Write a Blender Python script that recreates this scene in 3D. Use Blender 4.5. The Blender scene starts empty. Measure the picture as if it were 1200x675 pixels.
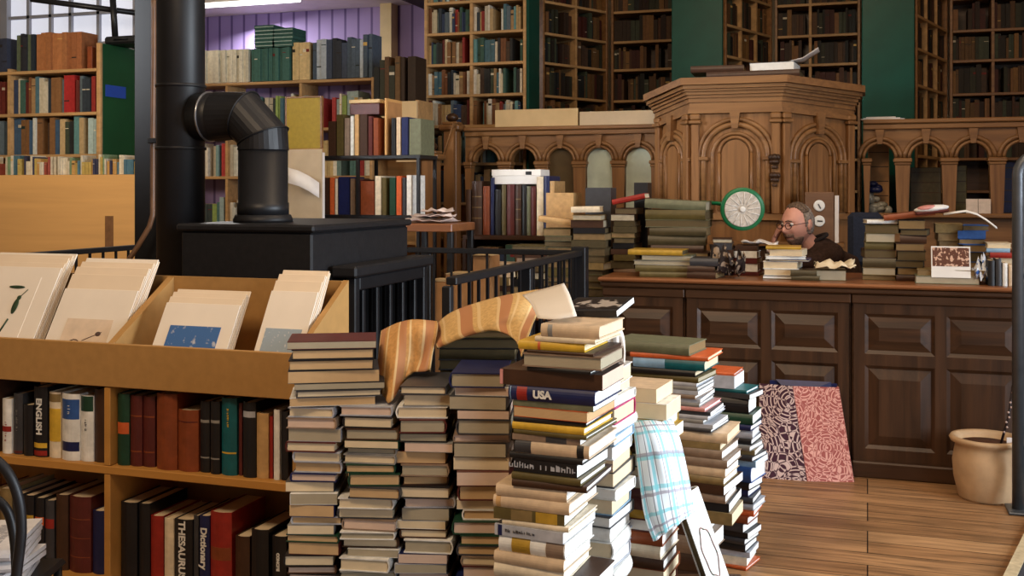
import bpy, math, random
from mathutils import Vector, Matrix, noise
PI = math.pi
SC = bpy.context.scene
COL = SC.collection
# ---------------------------------------------------------------- camera model (room axes: X right, Y into the shop, Z up)
FL, HOR, CXP, CH = 1250.0, 223.0, 600.0, 1.5
TH = math.atan(1/3)
FW = Vector((-math.sin(TH), math.cos(TH), 0)); RT = Vector((math.cos(TH), math.sin(TH), 0))
def ray(x, y): return FW + RT*((x-CXP)/FL) + Vector((0, 0, (HOR-y)/FL))
def pY(x, y, Y): r = ray(x, y); t = Y/r.y; return Vector((r.x*t, Y, CH+r.z*t))
def pX(x, y, X): r = ray(x, y); t = X/r.x; return Vector((X, r.y*t, CH+r.z*t))
def pZ(x, y, Z): r = ray(x, y); t = (Z-CH)/r.z; return Vector((r.x*t, r.y*t, Z))
def pD(x, y, D): return Vector((0, 0, CH)) + ray(x, y)*D
def atX(x, Y): return pY(x, HOR, Y).x
def zat(y, x, Y): return pY(x, y, Y).z
CAMYAW = TH
# ---------------------------------------------------------------- scene tree
def thing(name, label, cat, loc=(0, 0, 0), rotz=0, group=None):
    o = bpy.data.objects.new(name, None); COL.objects.link(o); o.empty_display_size = .05
    o.location = loc; o.rotation_euler = (0, 0, rotz); tag(o, label, cat, group); return o
def tag(o, label=None, cat=None, group=None, kind=None):
    if label: o['label'] = label
    if cat: o['category'] = cat
    if group: o['group'] = group
    if kind: o['kind'] = kind
    return o
def obj(name, mesh, parent=None):
    o = bpy.data.objects.new(name, mesh); COL.objects.link(o)
    if parent is not None: o.parent = parent
    return o
class MB:
    def __init__(s): s.v = []; s.f = []; s.c = []; s.smooth = []; s.uv = None
    def add(s, vs, fs, M=None, smooth=False, col=None):
        b = len(s.v)
        s.v.extend([tuple(M @ Vector(v)) if M is not None else tuple(v) for v in vs])
        for f in fs:
            s.f.append(tuple(b+i for i in f)); s.smooth.append(smooth); s.c.append(col)
        return s
    def box(s, lo, hi, M=None, col=None):
        x0, y0, z0 = lo; x1, y1, z1 = hi
        vs = [(x0,y0,z0),(x1,y0,z0),(x1,y1,z0),(x0,y1,z0),(x0,y0,z1),(x1,y0,z1),(x1,y1,z1),(x0,y1,z1)]
        return s.add(vs, [(0,3,2,1),(4,5,6,7),(0,1,5,4),(1,2,6,5),(2,3,7,6),(3,0,4,7)], M, False, col)
    def bbox(s, lo, hi, b=.004, M=None):       # box with chamfered edges
        lo = Vector(lo); hi = Vector(hi); b = min(b, *( (hi-lo)[i]*.45 for i in range(3)))
        vs = []; idx = {}
        for sx in (0, 1):
            for sy in (0, 1):
                for sz in (0, 1):
                    c = [(lo, hi)[k][i] for i, k in enumerate((sx, sy, sz))]
                    d = [b if k == 0 else -b for k in (sx, sy, sz)]
                    for a in range(3):
                        p = list(c)
                        for i in range(3):
                            if i != a: p[i] += d[i]
                        idx[(sx, sy, sz, a)] = len(vs); vs.append(p)
        fs = []
        def face(a, k):
            o = [i for i in range(3) if i != a]; q = []
            for (u, w) in ((0, 0), (1, 0), (1, 1), (0, 1)):
                t = [0, 0, 0]; t[a] = k; t[o[0]] = u; t[o[1]] = w; q.append(idx[(t[0], t[1], t[2], a)])
            fs.append(q)
        for a in range(3):
            for k in (0, 1): face(a, k)
        for a in range(3):
            o = [i for i in range(3) if i != a]
            for (u, w) in ((0, 0), (1, 0), (1, 1), (0, 1)):
                t0 = [0, 0, 0]; t1 = [0, 0, 0]; t0[a] = 0; t1[a] = 1
                for t in (t0, t1): t[o[0]] = u; t[o[1]] = w
                fs.append([idx[(*t0, o[0])], idx[(*t1, o[0])], idx[(*t1, o[1])], idx[(*t0, o[1])]])
        for sx in (0, 1):
            for sy in (0, 1):
                for sz in (0, 1): fs.append([idx[(sx, sy, sz, a)] for a in range(3)])
        cen = (lo+hi)/2; out = []
        for f in fs:
            p = [Vector(vs[i]) for i in f]; n = (p[1]-p[0]).cross(p[2]-p[0])
            out.append(tuple(f) if n.dot(sum(p, Vector())/len(p)-cen) > 0 else tuple(reversed(f)))
        return s.add(vs, out, M)
    def prism(s, poly, a, b, axis='z', M=None, col=None):   # 2-D polygon (ccw) extruded from a to b along axis
        def P(u, w, h): return {'z': (u, w, h), 'y': (u, h, w), 'x': (h, u, w)}[axis]
        n = len(poly); vs = [P(*p, a) for p in poly]+[P(*p, b) for p in poly]
        fs = [tuple(reversed(range(n))), tuple(range(n, 2*n))]+[(i, (i+1) % n, n+(i+1) % n, n+i) for i in range(n)]
        if axis == 'y': fs = [tuple(reversed(f)) for f in fs]
        return s.add(vs, fs, M, False, col)
    def tube(s, pts, r, n=10, M=None, cap=True, closed=False, smooth=True):
        pts = [Vector(p) for p in pts]; rs = r if isinstance(r, (list, tuple)) else [r]*len(pts)
        vs = []; fs = []; m = len(pts); prev = None
        for i, p in enumerate(pts):
            if closed: t = (pts[(i+1) % m]-pts[i-1])
            else: t = pts[min(i+1, m-1)]-pts[max(i-1, 0)]
            t.normalize()
            if prev is None:
                u = t.orthogonal().normalized()
            else:
                u = prev - t*prev.dot(t); u.normalize()
            prev = u; w = t.cross(u)
            for k in range(n):
                a = 2*PI*k/n; vs.append(p+(u*math.cos(a)+w*math.sin(a))*rs[i])
        for i in range(m if closed else m-1):
            j = (i+1) % m
            for k in range(n): fs.append((i*n+k, i*n+(k+1) % n, j*n+(k+1) % n, j*n+k))
        s.add(vs, fs, M, smooth)
        if cap and not closed:
            b = len(s.v)-len(vs)
            s.f.append(tuple(b+k for k in reversed(range(n)))); s.smooth.append(False); s.c.append(None)
            s.f.append(tuple(b+(m-1)*n+k for k in range(n))); s.smooth.append(False); s.c.append(None)
        return s
    def lathe(s, prof, n=32, M=None, smooth=True):          # (r, z) from bottom outside round to wherever
        vs = []; fs = []
        for r, z in prof:
            for k in range(n): vs.append((r*math.cos(2*PI*k/n), r*math.sin(2*PI*k/n), z))
        for i in range(len(prof)-1):
            for k in range(n): fs.append((i*n+k, i*n+(k+1) % n, (i+1)*n+(k+1) % n, (i+1)*n+k))
        fs.append(tuple(reversed(range(n)))); fs.append(tuple((len(prof)-1)*n+k for k in range(n)))
        return s.add(vs, fs, M, smooth)
    def ball(s, c, r, M=None, n=16, m=10):
        r = (r, r, r) if not isinstance(r, (tuple, list)) else r; vs = []; fs = []
        for i in range(m+1):
            a = -PI/2+PI*i/m
            for k in range(n):
                b = 2*PI*k/n; ca = max(math.cos(a), .002)
                vs.append((c[0]+r[0]*ca*math.cos(b), c[1]+r[1]*ca*math.sin(b), c[2]+r[2]*math.sin(a)))
        for i in range(m):
            for k in range(n): fs.append((i*n+k, i*n+(k+1) % n, (i+1)*n+(k+1) % n, (i+1)*n+k))
        fs.append(tuple(reversed(range(n)))); fs.append(tuple(m*n+k for k in range(n)))
        return s.add(vs, fs, M, True)
    def grid(s, rows, thick=0, M=None):                      # rows of points -> smooth sheet with uv
        m, n = len(rows), len(rows[0]); b = len(s.v); vs = [p for r in rows for p in r]; fs = []
        for i in range(m-1):
            for j in range(n-1): fs.append((i*n+j, i*n+j+1, (i+1)*n+j+1, (i+1)*n+j))
        s.add(vs, fs, M, True)
        s.uv = [(j/(n-1), i/(m-1)) for i in range(m) for j in range(n)]
        return s
    def mesh(s, name, mat=None):
        me = bpy.data.meshes.new(name); me.from_pydata(s.v, [], s.f); me.update()
        if any(s.smooth): me.polygons.foreach_set('use_smooth', s.smooth)
        if any(c is not None for c in s.c):
            at = me.color_attributes.new('Col', 'FLOAT_COLOR', 'CORNER')
            buf = []
            for p, c in zip(me.polygons, s.c):
                c = c or (.5, .5, .5)
                for _ in p.vertices: buf.extend((*c, 1))
            at.data.foreach_set('color', buf)
        if s.uv:
            ul = me.uv_layers.new(name='UVMap')
            for l in me.loops: ul.data[l.index].uv = s.uv[l.vertex_index]
        if mat: me.materials.append(mat)
        return me
    def build(s, name, mat, parent=None): return obj(name, s.mesh(name, mat), parent)
def structure(name, mb, mat, parent=None):
    o = mb.build(name, mat, parent)
    if parent is None: o['kind'] = 'structure'
    return o
# ---------------------------------------------------------------- materials
def lin(c):
    return tuple(((v/255)/12.92 if v/255 <= .04045 else ((v/255+.055)/1.055)**2.4) for v in c)
_M = {}
def mat(key, rgb=None, kind='plain', rough=.6, spec=.3, metal=0, scale=12, var=.18, rgb2=None, bump=0, axis='X', emit=0, coat=0):
    if key in _M: return _M[key]
    m = bpy.data.materials.new(key); _M[key] = m; m.use_nodes = True
    nt = m.node_tree; N = nt.nodes; L = nt.links; bs = N['Principled BSDF']
    bs.inputs['Roughness'].default_value = rough; bs.inputs['Specular IOR Level'].default_value = spec
    bs.inputs['Metallic'].default_value = metal
    if coat: bs.inputs['Coat Weight'].default_value = coat; bs.inputs['Coat Roughness'].default_value = .15
    c = lin(rgb); c2 = lin(rgb2) if rgb2 else tuple(v*(1-var*1.6) for v in c); c1 = c if rgb2 else tuple(min(1, v*(1+var*.5)) for v in c)
    tc = N.new('ShaderNodeTexCoord'); mp = N.new('ShaderNodeMapping'); L.new(tc.outputs['Object'], mp.inputs['Vector'])
    def mix(fac, a, b):
        x = N.new('ShaderNodeMix'); x.data_type = 'RGBA'
        if hasattr(fac, 'node'): L.new(fac, x.inputs[0])
        else: x.inputs[0].default_value = fac
        for i, q in ((6, a), (7, b)):
            if hasattr(q, 'node'): L.new(q, x.inputs[i])
            else: x.inputs[i].default_value = (*q, 1)
        return x.outputs[2]
    def ramp(src, pts):
        r = N.new('ShaderNodeValToRGB'); L.new(src, r.inputs[0]); e = r.color_ramp.elements
        while len(e) < len(pts): e.new(.5)
        for k, (p, v) in zip(e, pts): k.position = p; k.color = (v, v, v, 1) if not isinstance(v, tuple) else (*v, 1)
        return r.outputs[0]
    def noise_(sc, det=4, vec=None):
        n = N.new('ShaderNodeTexNoise'); n.inputs['Scale'].default_value = sc; n.inputs['Detail'].default_value = det
        L.new(vec or mp.outputs[0], n.inputs['Vector']); return n
    hgt = None
    if kind == 'plain':
        n = noise_(scale); col = mix(ramp(n.outputs[0], [(.3, 0), (.7, 1)]), c2, c1); hgt = n.outputs[0]
    elif kind == 'wood':
        st = {'X': (.6, 9, 9), 'Y': (9, .6, 9), 'Z': (9, 9, .6)}[axis]; mp.inputs['Scale'].default_value = st
        n = noise_(scale*.25, 6); n.inputs['Distortion'].default_value = .8
        f = ramp(n.outputs[0], [(.32, 0), (.5, .55), (.68, 1)])
        n2 = noise_(scale*1.3, 3); g = mix(.35, f, n2.outputs[0]); col = mix(g, c2, c1); hgt = n.outputs[0]
    elif kind == 'pages':
        w = N.new('ShaderNodeTexWave'); w.bands_direction = 'Z'; w.inputs['Scale'].default_value = 130; w.inputs['Distortion'].default_value = 1.5
        L.new(mp.outputs[0], w.inputs['Vector']); n = noise_(25)
        f = mix(.5, w.outputs[0], n.outputs[0]); col = mix(f, c2, c1); hgt = w.outputs[0]
    elif kind == 'planks':
        br = N.new('ShaderNodeTexBrick'); br.inputs['Scale'].default_value = 1; br.offset = .37; br.offset_frequency = 3; br.inputs['Brick Width'].default_value = 3.1
        br.inputs['Row Height'].default_value = .15; br.inputs['Mortar Size'].default_value = .003; br.inputs['Mortar'].default_value = (.01, .006, .003, 1)
        br.inputs['Color1'].default_value = (*c1, 1); br.inputs['Color2'].default_value = (*c2, 1); br.inputs['Mortar Smooth'].default_value = .3
        L.new(mp.outputs[0], br.inputs['Vector'])
        mp2 = N.new('ShaderNodeMapping'); mp2.inputs['Scale'].default_value = (.7, 9, 9); L.new(tc.outputs['Object'], mp2.inputs['Vector'])
        n = noise_(2.6, 8, mp2.outputs[0]); n.inputs['Distortion'].default_value = 1.2
        n3 = noise_(1.7, 5)
        k = N.new('ShaderNodeMix'); k.data_type = 'RGBA'; k.blend_type = 'MULTIPLY'; k.inputs[0].default_value = .85
        L.new(br.outputs[0], k.inputs[6]); L.new(ramp(n.outputs[0], [(.3, .32), (.5, .8), (.68, 1.15)]), k.inputs[7])
        k2 = N.new('ShaderNodeMix'); k2.data_type = 'RGBA'; k2.blend_type = 'MULTIPLY'; k2.inputs[0].default_value = .7
        L.new(k.outputs[2], k2.inputs[6]); L.new(ramp(n3.outputs[0], [(.35, .55), (.6, 1.1)]), k2.inputs[7])
        col = k2.outputs[2]; hgt = br.outputs['Fac']
    elif kind == 'boards':        # vertical tongue-and-groove
        w = N.new('ShaderNodeTexWave'); w.bands_direction = axis; w.inputs['Scale'].default_value = scale
        L.new(mp.outputs[0], w.inputs['Vector']); n = noise_(3)
        col = mix(ramp(w.outputs[0], [(.02, 0), (.12, 1)]), c2, mix(n.outputs[0], tuple(v*.85 for v in c), c)); hgt = w.outputs[0]
    elif kind == 'attr':
        a = N.new('ShaderNodeAttribute'); a.attribute_name = 'Col'; n = noise_(40)
        k = N.new('ShaderNodeMix'); k.data_type = 'RGBA'; k.blend_type = 'MULTIPLY'; k.inputs[0].default_value = .5
        L.new(a.outputs['Color'], k.inputs[6]); L.new(ramp(n.outputs[0], [(.3, .6), (.7, 1.15)]), k.inputs[7]); col = k.outputs[2]
    elif kind == 'stripes':       # broad woven stripes across uv x
        u = N.new('ShaderNodeSeparateXYZ'); L.new(tc.outputs['UV'], u.inputs[0])
        def band(scale_, ph, lo, hi):
            q = N.new('ShaderNodeMath'); q.operation = 'MULTIPLY_ADD'; L.new(u.outputs[0], q.inputs[0]); q.inputs[1].default_value = scale_; q.inputs[2].default_value = ph
            s_ = N.new('ShaderNodeMath'); s_.operation = 'SINE'; L.new(q.outputs[0], s_.inputs[0])
            return ramp(s_.outputs[0], [(lo, 0), (hi, 1)])
        n = noise_(120, 2); w = mix(ramp(n.outputs[0], [(.35, 0), (.65, 1)]), tuple(v*.8 for v in c), c)
        col = mix(band(scale, .4, .30, .42), w, lin((178, 128, 92)) if not rgb2 else c2)
        k = band(scale*2, 1.2, .86, .9); col = mix(k, col, lin((212, 184, 138))); hgt = n.outputs[0]
    elif kind == 'plaid':
        u = N.new('ShaderNodeSeparateXYZ'); L.new(tc.outputs['UV'], u.inputs[0]); col = c
        for ch, sc_, ph, lo, hi, cc in ((0, 26, 0, .75, .82, lin((110, 196, 206))), (1, 40, 1, .85, .9, lin((130, 205, 212))), (0, 52, 2, .93, .95, lin((90, 84, 96))), (1, 30, 0, .95, .965, lin((150, 140, 150)))):
            q = N.new('ShaderNodeMath'); q.operation = 'MULTIPLY_ADD'; L.new(u.outputs[ch], q.inputs[0]); q.inputs[1].default_value = sc_; q.inputs[2].default_value = ph
            s_ = N.new('ShaderNodeMath'); s_.operation = 'SINE'; L.new(q.outputs[0], s_.inputs[0])
            col = mix(ramp(s_.outputs[0], [(lo, 0), (hi, .75)]), col, cc)
    elif kind == 'damask':        # printed rings and paisley blobs
        v = N.new('ShaderNodeTexVoronoi'); v.inputs['Scale'].default_value = scale; L.new(mp.outputs[0], v.inputs['Vector'])
        q = N.new('ShaderNodeMath'); q.operation = 'MULTIPLY'; L.new(v.outputs['Distance'], q.inputs[0]); q.inputs[1].default_value = 60
        s_ = N.new('ShaderNodeMath'); s_.operation = 'SINE'; L.new(q.outputs[0], s_.inputs[0])
        v2 = N.new('ShaderNodeTexVoronoi'); v2.inputs['Scale'].default_value = scale*4; v2.feature = 'DISTANCE_TO_EDGE'; L.new(mp.outputs[0], v2.inputs['Vector'])
        a = ramp(s_.outputs[0], [(.45, 0), (.6, 1)]); b_ = ramp(v2.outputs['Distance'], [(.03, 1), (.09, 0)])
        x = N.new('ShaderNodeMath'); x.operation = 'SUBTRACT'; L.new(a, x.inputs[0]); L.new(b_, x.inputs[1])
        y = N.new('ShaderNodeMath'); y.operation = 'ABSOLUTE'; L.new(x.outputs[0], y.inputs[0])
        col = mix(y.outputs[0], lin(rgb2), c)
    elif kind == 'picture':       # a printed landscape: sky over ground over dabs
        n = noise_(scale, 6); s3 = N.new('ShaderNodeSeparateXYZ'); L.new(tc.outputs['Generated'], s3.inputs[0])
        q = N.new('ShaderNodeMath'); q.operation = 'MULTIPLY_ADD'; L.new(n.outputs[0], q.inputs[0]); q.inputs[1].default_value = .9; L.new(s3.outputs[2], q.inputs[2])
        col = mix(ramp(q.outputs[0], [(.62, 0), (.72, .5), (.95, 1)]), c, lin(rgb2)); n2 = noise_(scale*3, 3)
        col = mix(ramp(n2.outputs[0], [(.6, 0), (.7, .6)]), col, lin((225, 220, 215)))
    elif kind == 'covers':        # lettered / illustrated spine dabs
        n = noise_(scale, 3); col = mix(ramp(n.outputs[0], [(.54, 0), (.57, 1)]), c, lin(rgb2))
    L.new(col, bs.inputs['Base Color']) if hasattr(col, 'node') else None
    if bump and hgt is not None:
        b = N.new('ShaderNodeBump'); b.inputs['Strength'].default_value = bump; b.inputs['Distance'].default_value = .01
        L.new(hgt, b.inputs['Height']); L.new(b.outputs[0], bs.inputs['Normal'])
    if emit:
        bs.inputs['Emission Color'].default_value = (*c, 1); bs.inputs['Emission Strength'].default_value = emit
    return m
# ================================================================ shared materials
PINE = mat('pine_shelf', (186, 146, 98), 'wood', scale=8, var=.25, rough=.5)
OAKD = mat('dark_oak', (78, 50, 30), 'wood', scale=9, rgb2=(42, 26, 15), rough=.4, spec=.4, bump=.12)
OAKDZ = mat('dark_oak_upright', (76, 49, 30), 'wood', scale=9, rgb2=(40, 25, 15), rough=.4, spec=.4, bump=.12, axis='Z')
OAKM = mat('honey_oak', (148, 106, 64), 'wood', scale=9, rgb2=(100, 66, 37), rough=.42, spec=.4, bump=.1)
OAKMZ = mat('honey_oak_upright', (150, 105, 62), 'wood', scale=9, rgb2=(98, 64, 35), rough=.42, spec=.4, bump=.1, axis='Z')
OAKE = mat('counter_top_oak', (150, 96, 58), 'wood', scale=9, rgb2=(110, 66, 38), rough=.35, spec=.5)
MDF = mat('plain_mdf', (172, 130, 76), scale=30, var=.06, rough=.55)
MDFE = mat('shelf_edge', (188, 134, 66), 'wood', scale=6, var=.12, rough=.5)
PLY = mat('plywood_sheet', (206, 158, 98), 'wood', scale=5, var=.1, rough=.6)
GREEN = mat('bottle_green_paint', (8, 70, 58), scale=6, var=.1, rough=.34, spec=.2)
DGREEN = mat('dark_green_paint', (22, 70, 40), scale=6, var=.1, rough=.5)
BLACK = mat('black_metal', (24, 24, 27), scale=20, var=.15, rough=.45, spec=.38)
CAST = mat('cast_iron', (28, 27, 29), scale=40, var=.2, rough=.5, spec=.3, bump=.05)
STEEL = mat('grey_steel', (92, 94, 98), scale=20, var=.1, rough=.4, metal=.6)
SILVER = mat('bright_steel_band', (200, 200, 205), scale=20, var=.1, rough=.3, metal=.9)
WHITE = mat('white_paint', (228, 226, 222), scale=8, var=.05, rough=.6)
PLASTER = mat('cream_plaster', (205, 190, 165), scale=6, var=.06, rough=.8)
PURPLE = mat('lilac_boards', (156, 138, 190), 'boards', rgb2=(96, 80, 128), scale=2.2, axis='X', rough=.6)
PAPER = mat('white_paper', (226, 218, 212), scale=14, var=.05, rough=.6)
CARD = mat('buff_card', (214, 186, 140), scale=10, var=.06, rough=.7)
BOX = mat('brown_cardboard', (176, 128, 82), scale=16, var=.1, rough=.75)
GLASS = mat('frosted_pane', (196, 206, 190), scale=9, var=.12, rough=.25, spec=.5)
# ================================================================ the room
m = MB(); m.box((-11.5, -3, -.1), (4.3, 11.2, 0)); structure('floor', m, mat('worn_floorboards', (186, 142, 98), 'planks', rgb2=(150, 108, 70), rough=.42, spec=.4, bump=.15))
m = MB(); m.box((-11.5, -3, 4.7), (4.3, 11.2, 4.8)); structure('ceiling', m, WHITE)
m = MB(); m.box((-11.5, 3.6, 3.28), (-3.95, 9.4, 3.4)); structure('ceiling_left', m, WHITE)
m = MB(); m.box((-3.95, 3.6, 3.2), (-3.75, 9.4, 3.5)); structure('trim_1', m, mat('dark_beam', (52, 42, 38), 'wood', axis='Y', rough=.6))
m = MB()
m.box((-11.5, 9.4, 0), (-3.4, 9.5, 3.3)); structure('wall_back', m, PURPLE)
m = MB(); m.box((-3.4, 10.6, 0), (4.3, 10.7, 4.7)); m.box((-3.4, 9.4, 0), (-3.3, 10.6, 4.7)); m.box((-11.5, 9.4, 3.4), (-3.4, 9.5, 4.7))
structure('wall_back_main', m, PLASTER)
m = MB(); m.box((-11.6, -3, 0), (-11.5, 11.2, 4.8)); structure('wall_left', m, PLASTER)
m = MB(); m.box((-11.6, -3.1, 0), (4.3, -3, 4.8)); structure('wall_front', m, PLASTER)
# right wall with two tall windows that let the daylight in (beyond the frame)
m = MB(); RX = 4.2
WINS = [(-1.6, .6), (2.0, 4.4)]
for y0, y1 in ((-3, -1.6), (.6, 2.0), (4.4, 11.2)): m.box((RX, y0, 0), (RX+.15, y1, 4.8))
for y0, y1 in WINS: m.box((RX, y0, 0), (RX+.15, y1, .75)); m.box((RX, y0, 3.2), (RX+.15, y1, 4.8))
structure('wall_right', m, PLASTER)
for i, (y0, y1) in enumerate(WINS):
    m = MB()
    for a, b in ((y0, y0+.07), (y1-.07, y1), ((y0+y1)/2-.03, (y0+y1)/2+.03)): m.box((RX+.03, a, .75), (RX+.1, b, 3.2))
    for a, b in ((.75, .82), (3.13, 3.2), (1.95, 2.01)): m.box((RX+.03, y0, a), (RX+.1, y1, b))
    structure('window_%d' % (i+2), m, WHITE)
# cream post against the lilac boards
x0, x1 = atX(448, 9.3), atX(461, 9.3)
m = MB(); m.box((x0, 9.25, 0), (x1, 9.4, 3.28)); structure('trim_2', m, mat('cream_post', (216, 196, 150), scale=8, var=.06))
# window in the far left of the back wall
WY = 7.3
m = MB(); m.box((-11.5, WY, 0), (atX(178, WY), WY+.08, 3.28)); structure('wall_back_left', m, mat('tan_boarding', (182, 150, 112), scale=6))
xa, xb = atX(13, WY-.02), atX(160, WY-.02)
wz0, wz1 = 2.72, 3.2
m = MB(); fr = .07
m.box((xa-fr, WY-.07, wz0-fr), (xa, WY, wz1)); m.box((xb, WY-.07, wz0-fr), (xb+fr, WY, wz1)); m.box((xa-fr, WY-.07, wz0-fr), (xb+fr, WY, wz0))
for k in (.16, .34, .5, .72): xx = xa+(xb-xa)*k; m.box((xx-.014, WY-.05, wz0), (xx+.014, WY, wz1))
m.box((xa, WY-.05, 2.95), (xb, WY, 2.975))
wf = structure('window_1', m, mat('grey_window_frame', (150, 150, 158), scale=8, var=.05))
m = MB(); m.box((xa, WY-.02, wz0), (xb, WY-.002, wz1)); w = m.build('window_pane', mat('bright_daylight_pane', (206, 210, 224), scale=3, var=.05, emit=.75), wf)
# sloping tie rod with hanger under the gallery
p = [pD(36, -1, 8.2), pD(166, 16, 8.3)]
t = thing('tie_rod', 'dark iron rod sloping across the window at the upper left', 'rod', p[0])
m = MB(); m.tube([Vector(), p[1]-p[0]], .022, 8); m.build('rod', BLACK, t)
q = pD(132, -4, 8.22); q2 = pD(135, 44, 8.22)
m = MB(); m.tube([q-p[0], q2-p[0]], .024, 8); m.build('hanger', BLACK, t)
# fluorescent strip light
a = pZ(236, 8, 3.2); b = pZ(304, 2, 3.2)
t = thing('strip_light', 'long white fluorescent strip light under the gallery ceiling', 'ceiling light', ((a+b)/2).to_tuple(), 0)
m = MB(); m.bbox((-.75, -.05, .02), (.75, .05, .08), .01); m.build('housing', WHITE, t)
m = MB(); m.tube([(-.72, 0, 0), (.72, 0, 0)], .02, 10); m.build('tube', mat('lit_tube', (250, 250, 255), emit=5), t)
# ================================================================ bookcases
BK = MB()     # the far shelves' uncounted books
PAL_MIX = [(70,52,40),(120,84,52),(60,66,52),(46,58,84),(150,120,84),(176,150,110),(40,40,40),(96,40,34),(84,96,104),(168,140,96),(56,84,74),(190,178,150),(110,70,44),(44,52,60),(136,44,40),(204,190,160)]
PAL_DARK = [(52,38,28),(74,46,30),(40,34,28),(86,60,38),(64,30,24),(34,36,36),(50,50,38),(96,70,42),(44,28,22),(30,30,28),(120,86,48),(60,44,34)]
PAL_PALE = [(200,200,190),(160,180,180),(90,130,130),(214,206,190),(70,100,110),(180,170,150),(170,60,60),(230,226,214),(120,150,150),(60,70,70),(204,180,130),(140,160,90)]
def sh(c, r, a=.12): k = 1+r.uniform(-a, a); return tuple(min(1, v*k) for v in lin(c))
def fill(M, x0, x1, z0, hmax, pal, r, dep=.2, y0=.02, wid=(.018, .05), hs=(.62, .93), gap=.04, run=.25, pages=(196, 176, 140)):
    x = x0; pc = lin(pages); last = None; lasth = None; lastw = None
    while x < x1-.012:
        if r.random() < gap: x += r.uniform(.02, .09); continue
        if last is not None and r.random() < run: c = last; h = lasth; w = lastw
        else: c = r.choice(pal); h = hmax*r.uniform(*hs); w = r.uniform(*wid)
        last, lasth, lastw = c, h, w
        if x+w > x1: break
        cc = sh(c, r); yy = y0+r.uniform(0, .025); lean = r.uniform(-.02, .02) if r.random() < .25 else 0
        def B(za, zb, ya, yb, xa, xb, col):
            vs = []
            for z in (za, zb):
                for (u, v_) in ((xa, ya), (xb, ya), (xb, yb), (xa, yb)): vs.append((u, v_, z0+z+.0012))
            BK.add(vs, [(0,3,2,1),(4,5,6,7),(0,1,5,4),(1,2,6,5),(2,3,7,6),(3,0,4,7)], M, False, col)
        B(0, h, yy, yy+dep*.9, x, x+w-.0012, cc)
        B(h, h+.0006, yy+.004, yy+dep*.88, x+.003, x+w-.004, pc)
        if r.random() < .34 and w > .016:
            bc = sh(r.choice([(196,160,90),(180,170,150),(40,34,30),(110,30,26),(214,204,180),(30,44,40)]), r)
            k = r.choice([(.74, .82), (.66, .69), (.78, .8), (.3, .33), (.84, .86)])
            B(h*k[0], h*k[1], yy-.0012, yy+.001, x+.0015, x+w-.003, bc)
        x += w
BCN = 0
def bookcase(label, group, loc, dirv, W, dep, z0, z1, shelves, divs, m_shelf, m_side, m_back, fill_spec, r, th=.024, sides=(1, 1), top=False, name='bookcase', m_front=None):
    rot = math.atan2(dirv[1], dirv[0]); t = thing(name, label, 'bookcase', loc, rot, group)
    M = Matrix.Translation(loc) @ Matrix.Rotation(rot, 4, 'Z')
    zz = loc[2]
    for k, s_ in enumerate(sides):
        if s_:
            m = MB(); x = 0 if k == 0 else W-th
            m.bbox((x, 0, z0-zz), (x+th, dep, z1-zz), .003); m.build('side_panel', m_side if k else m_side, t)
    m = MB(); m.box((th*.5, dep-.012, z0-zz), (W-th*.5, dep, z1-zz)); m.build('back_panel', m_back, t)
    for z in shelves:
        m = MB(); m.bbox((th, 0, z-th-zz), (W-th, dep-.013, z-zz), .003); m.build('shelf', m_shelf, t)
    ds = [th]+[W*d for d in divs]+[W-th]
    for d in divs:
        m = MB(); zs = sorted(shelves)
        for a, b in zip([z0]+zs, zs+[z1]): m.box((W*d-th*.5, .004, a-zz), (W*d+th*.5, dep-.014, b-th-zz-.001 if b != z1 else b-zz))
        m.build('divider', m_shelf, t)
    zs = sorted(shelves)
    for i, z in enumerate(zs):
        hmax = (zs[i+1] if i+1 < len(zs) else z1)-z-th
        for a, b in zip(ds, ds[1:]):
            pal, kw = fill_spec(i, r)
            if pal is None: continue
            a_ = a+(th*.5 if a != th else 0)+.002; b_ = b-(th*.5 if b != W-th else 0)-.002
            fill(M, a_, b_, z-zz, kw.pop('hmax', hmax), pal, r, dep=dep*.8, **kw)
    return t
r = random.Random(5)
# left pine bookcase with dark green end
zL = [1.773, 2.09, 2.417]
xr = atX(117, 6.6)
LBC = (xr-1.75, 6.6, 0)
bookcase('pine bookcase with dark green end panel beside the black stove column', None, LBC, (1, 0), 1.75, .43, 0, 2.44, [.4, .75, 1.1, 1.44]+zL, [.51], PINE, PINE, PINE,
         lambda i, r: (None, {}) , r, sides=(1, 0))
tL = bpy.data.objects['bookcase']
m = MB(); m.bbox((1.75-.03, .03, 0), (1.75, .45, 2.605), .004); m.build('end_panel', DGREEN, tL)
m = MB(); m.bbox((1.75-.034, 0, 0), (1.75+.002, .03, 2.605), .004); m.build('edge_strip', PINE, tL)
m = MB(); pp = pX(124, 106, xr+.0006); m.box((1.751, .06, pp.z-.045), (1.754, .29, pp.z+.045)); m.build('shelf_sign', mat('blue_sign', (36, 70, 160), scale=20, var=.05), tL)
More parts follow.
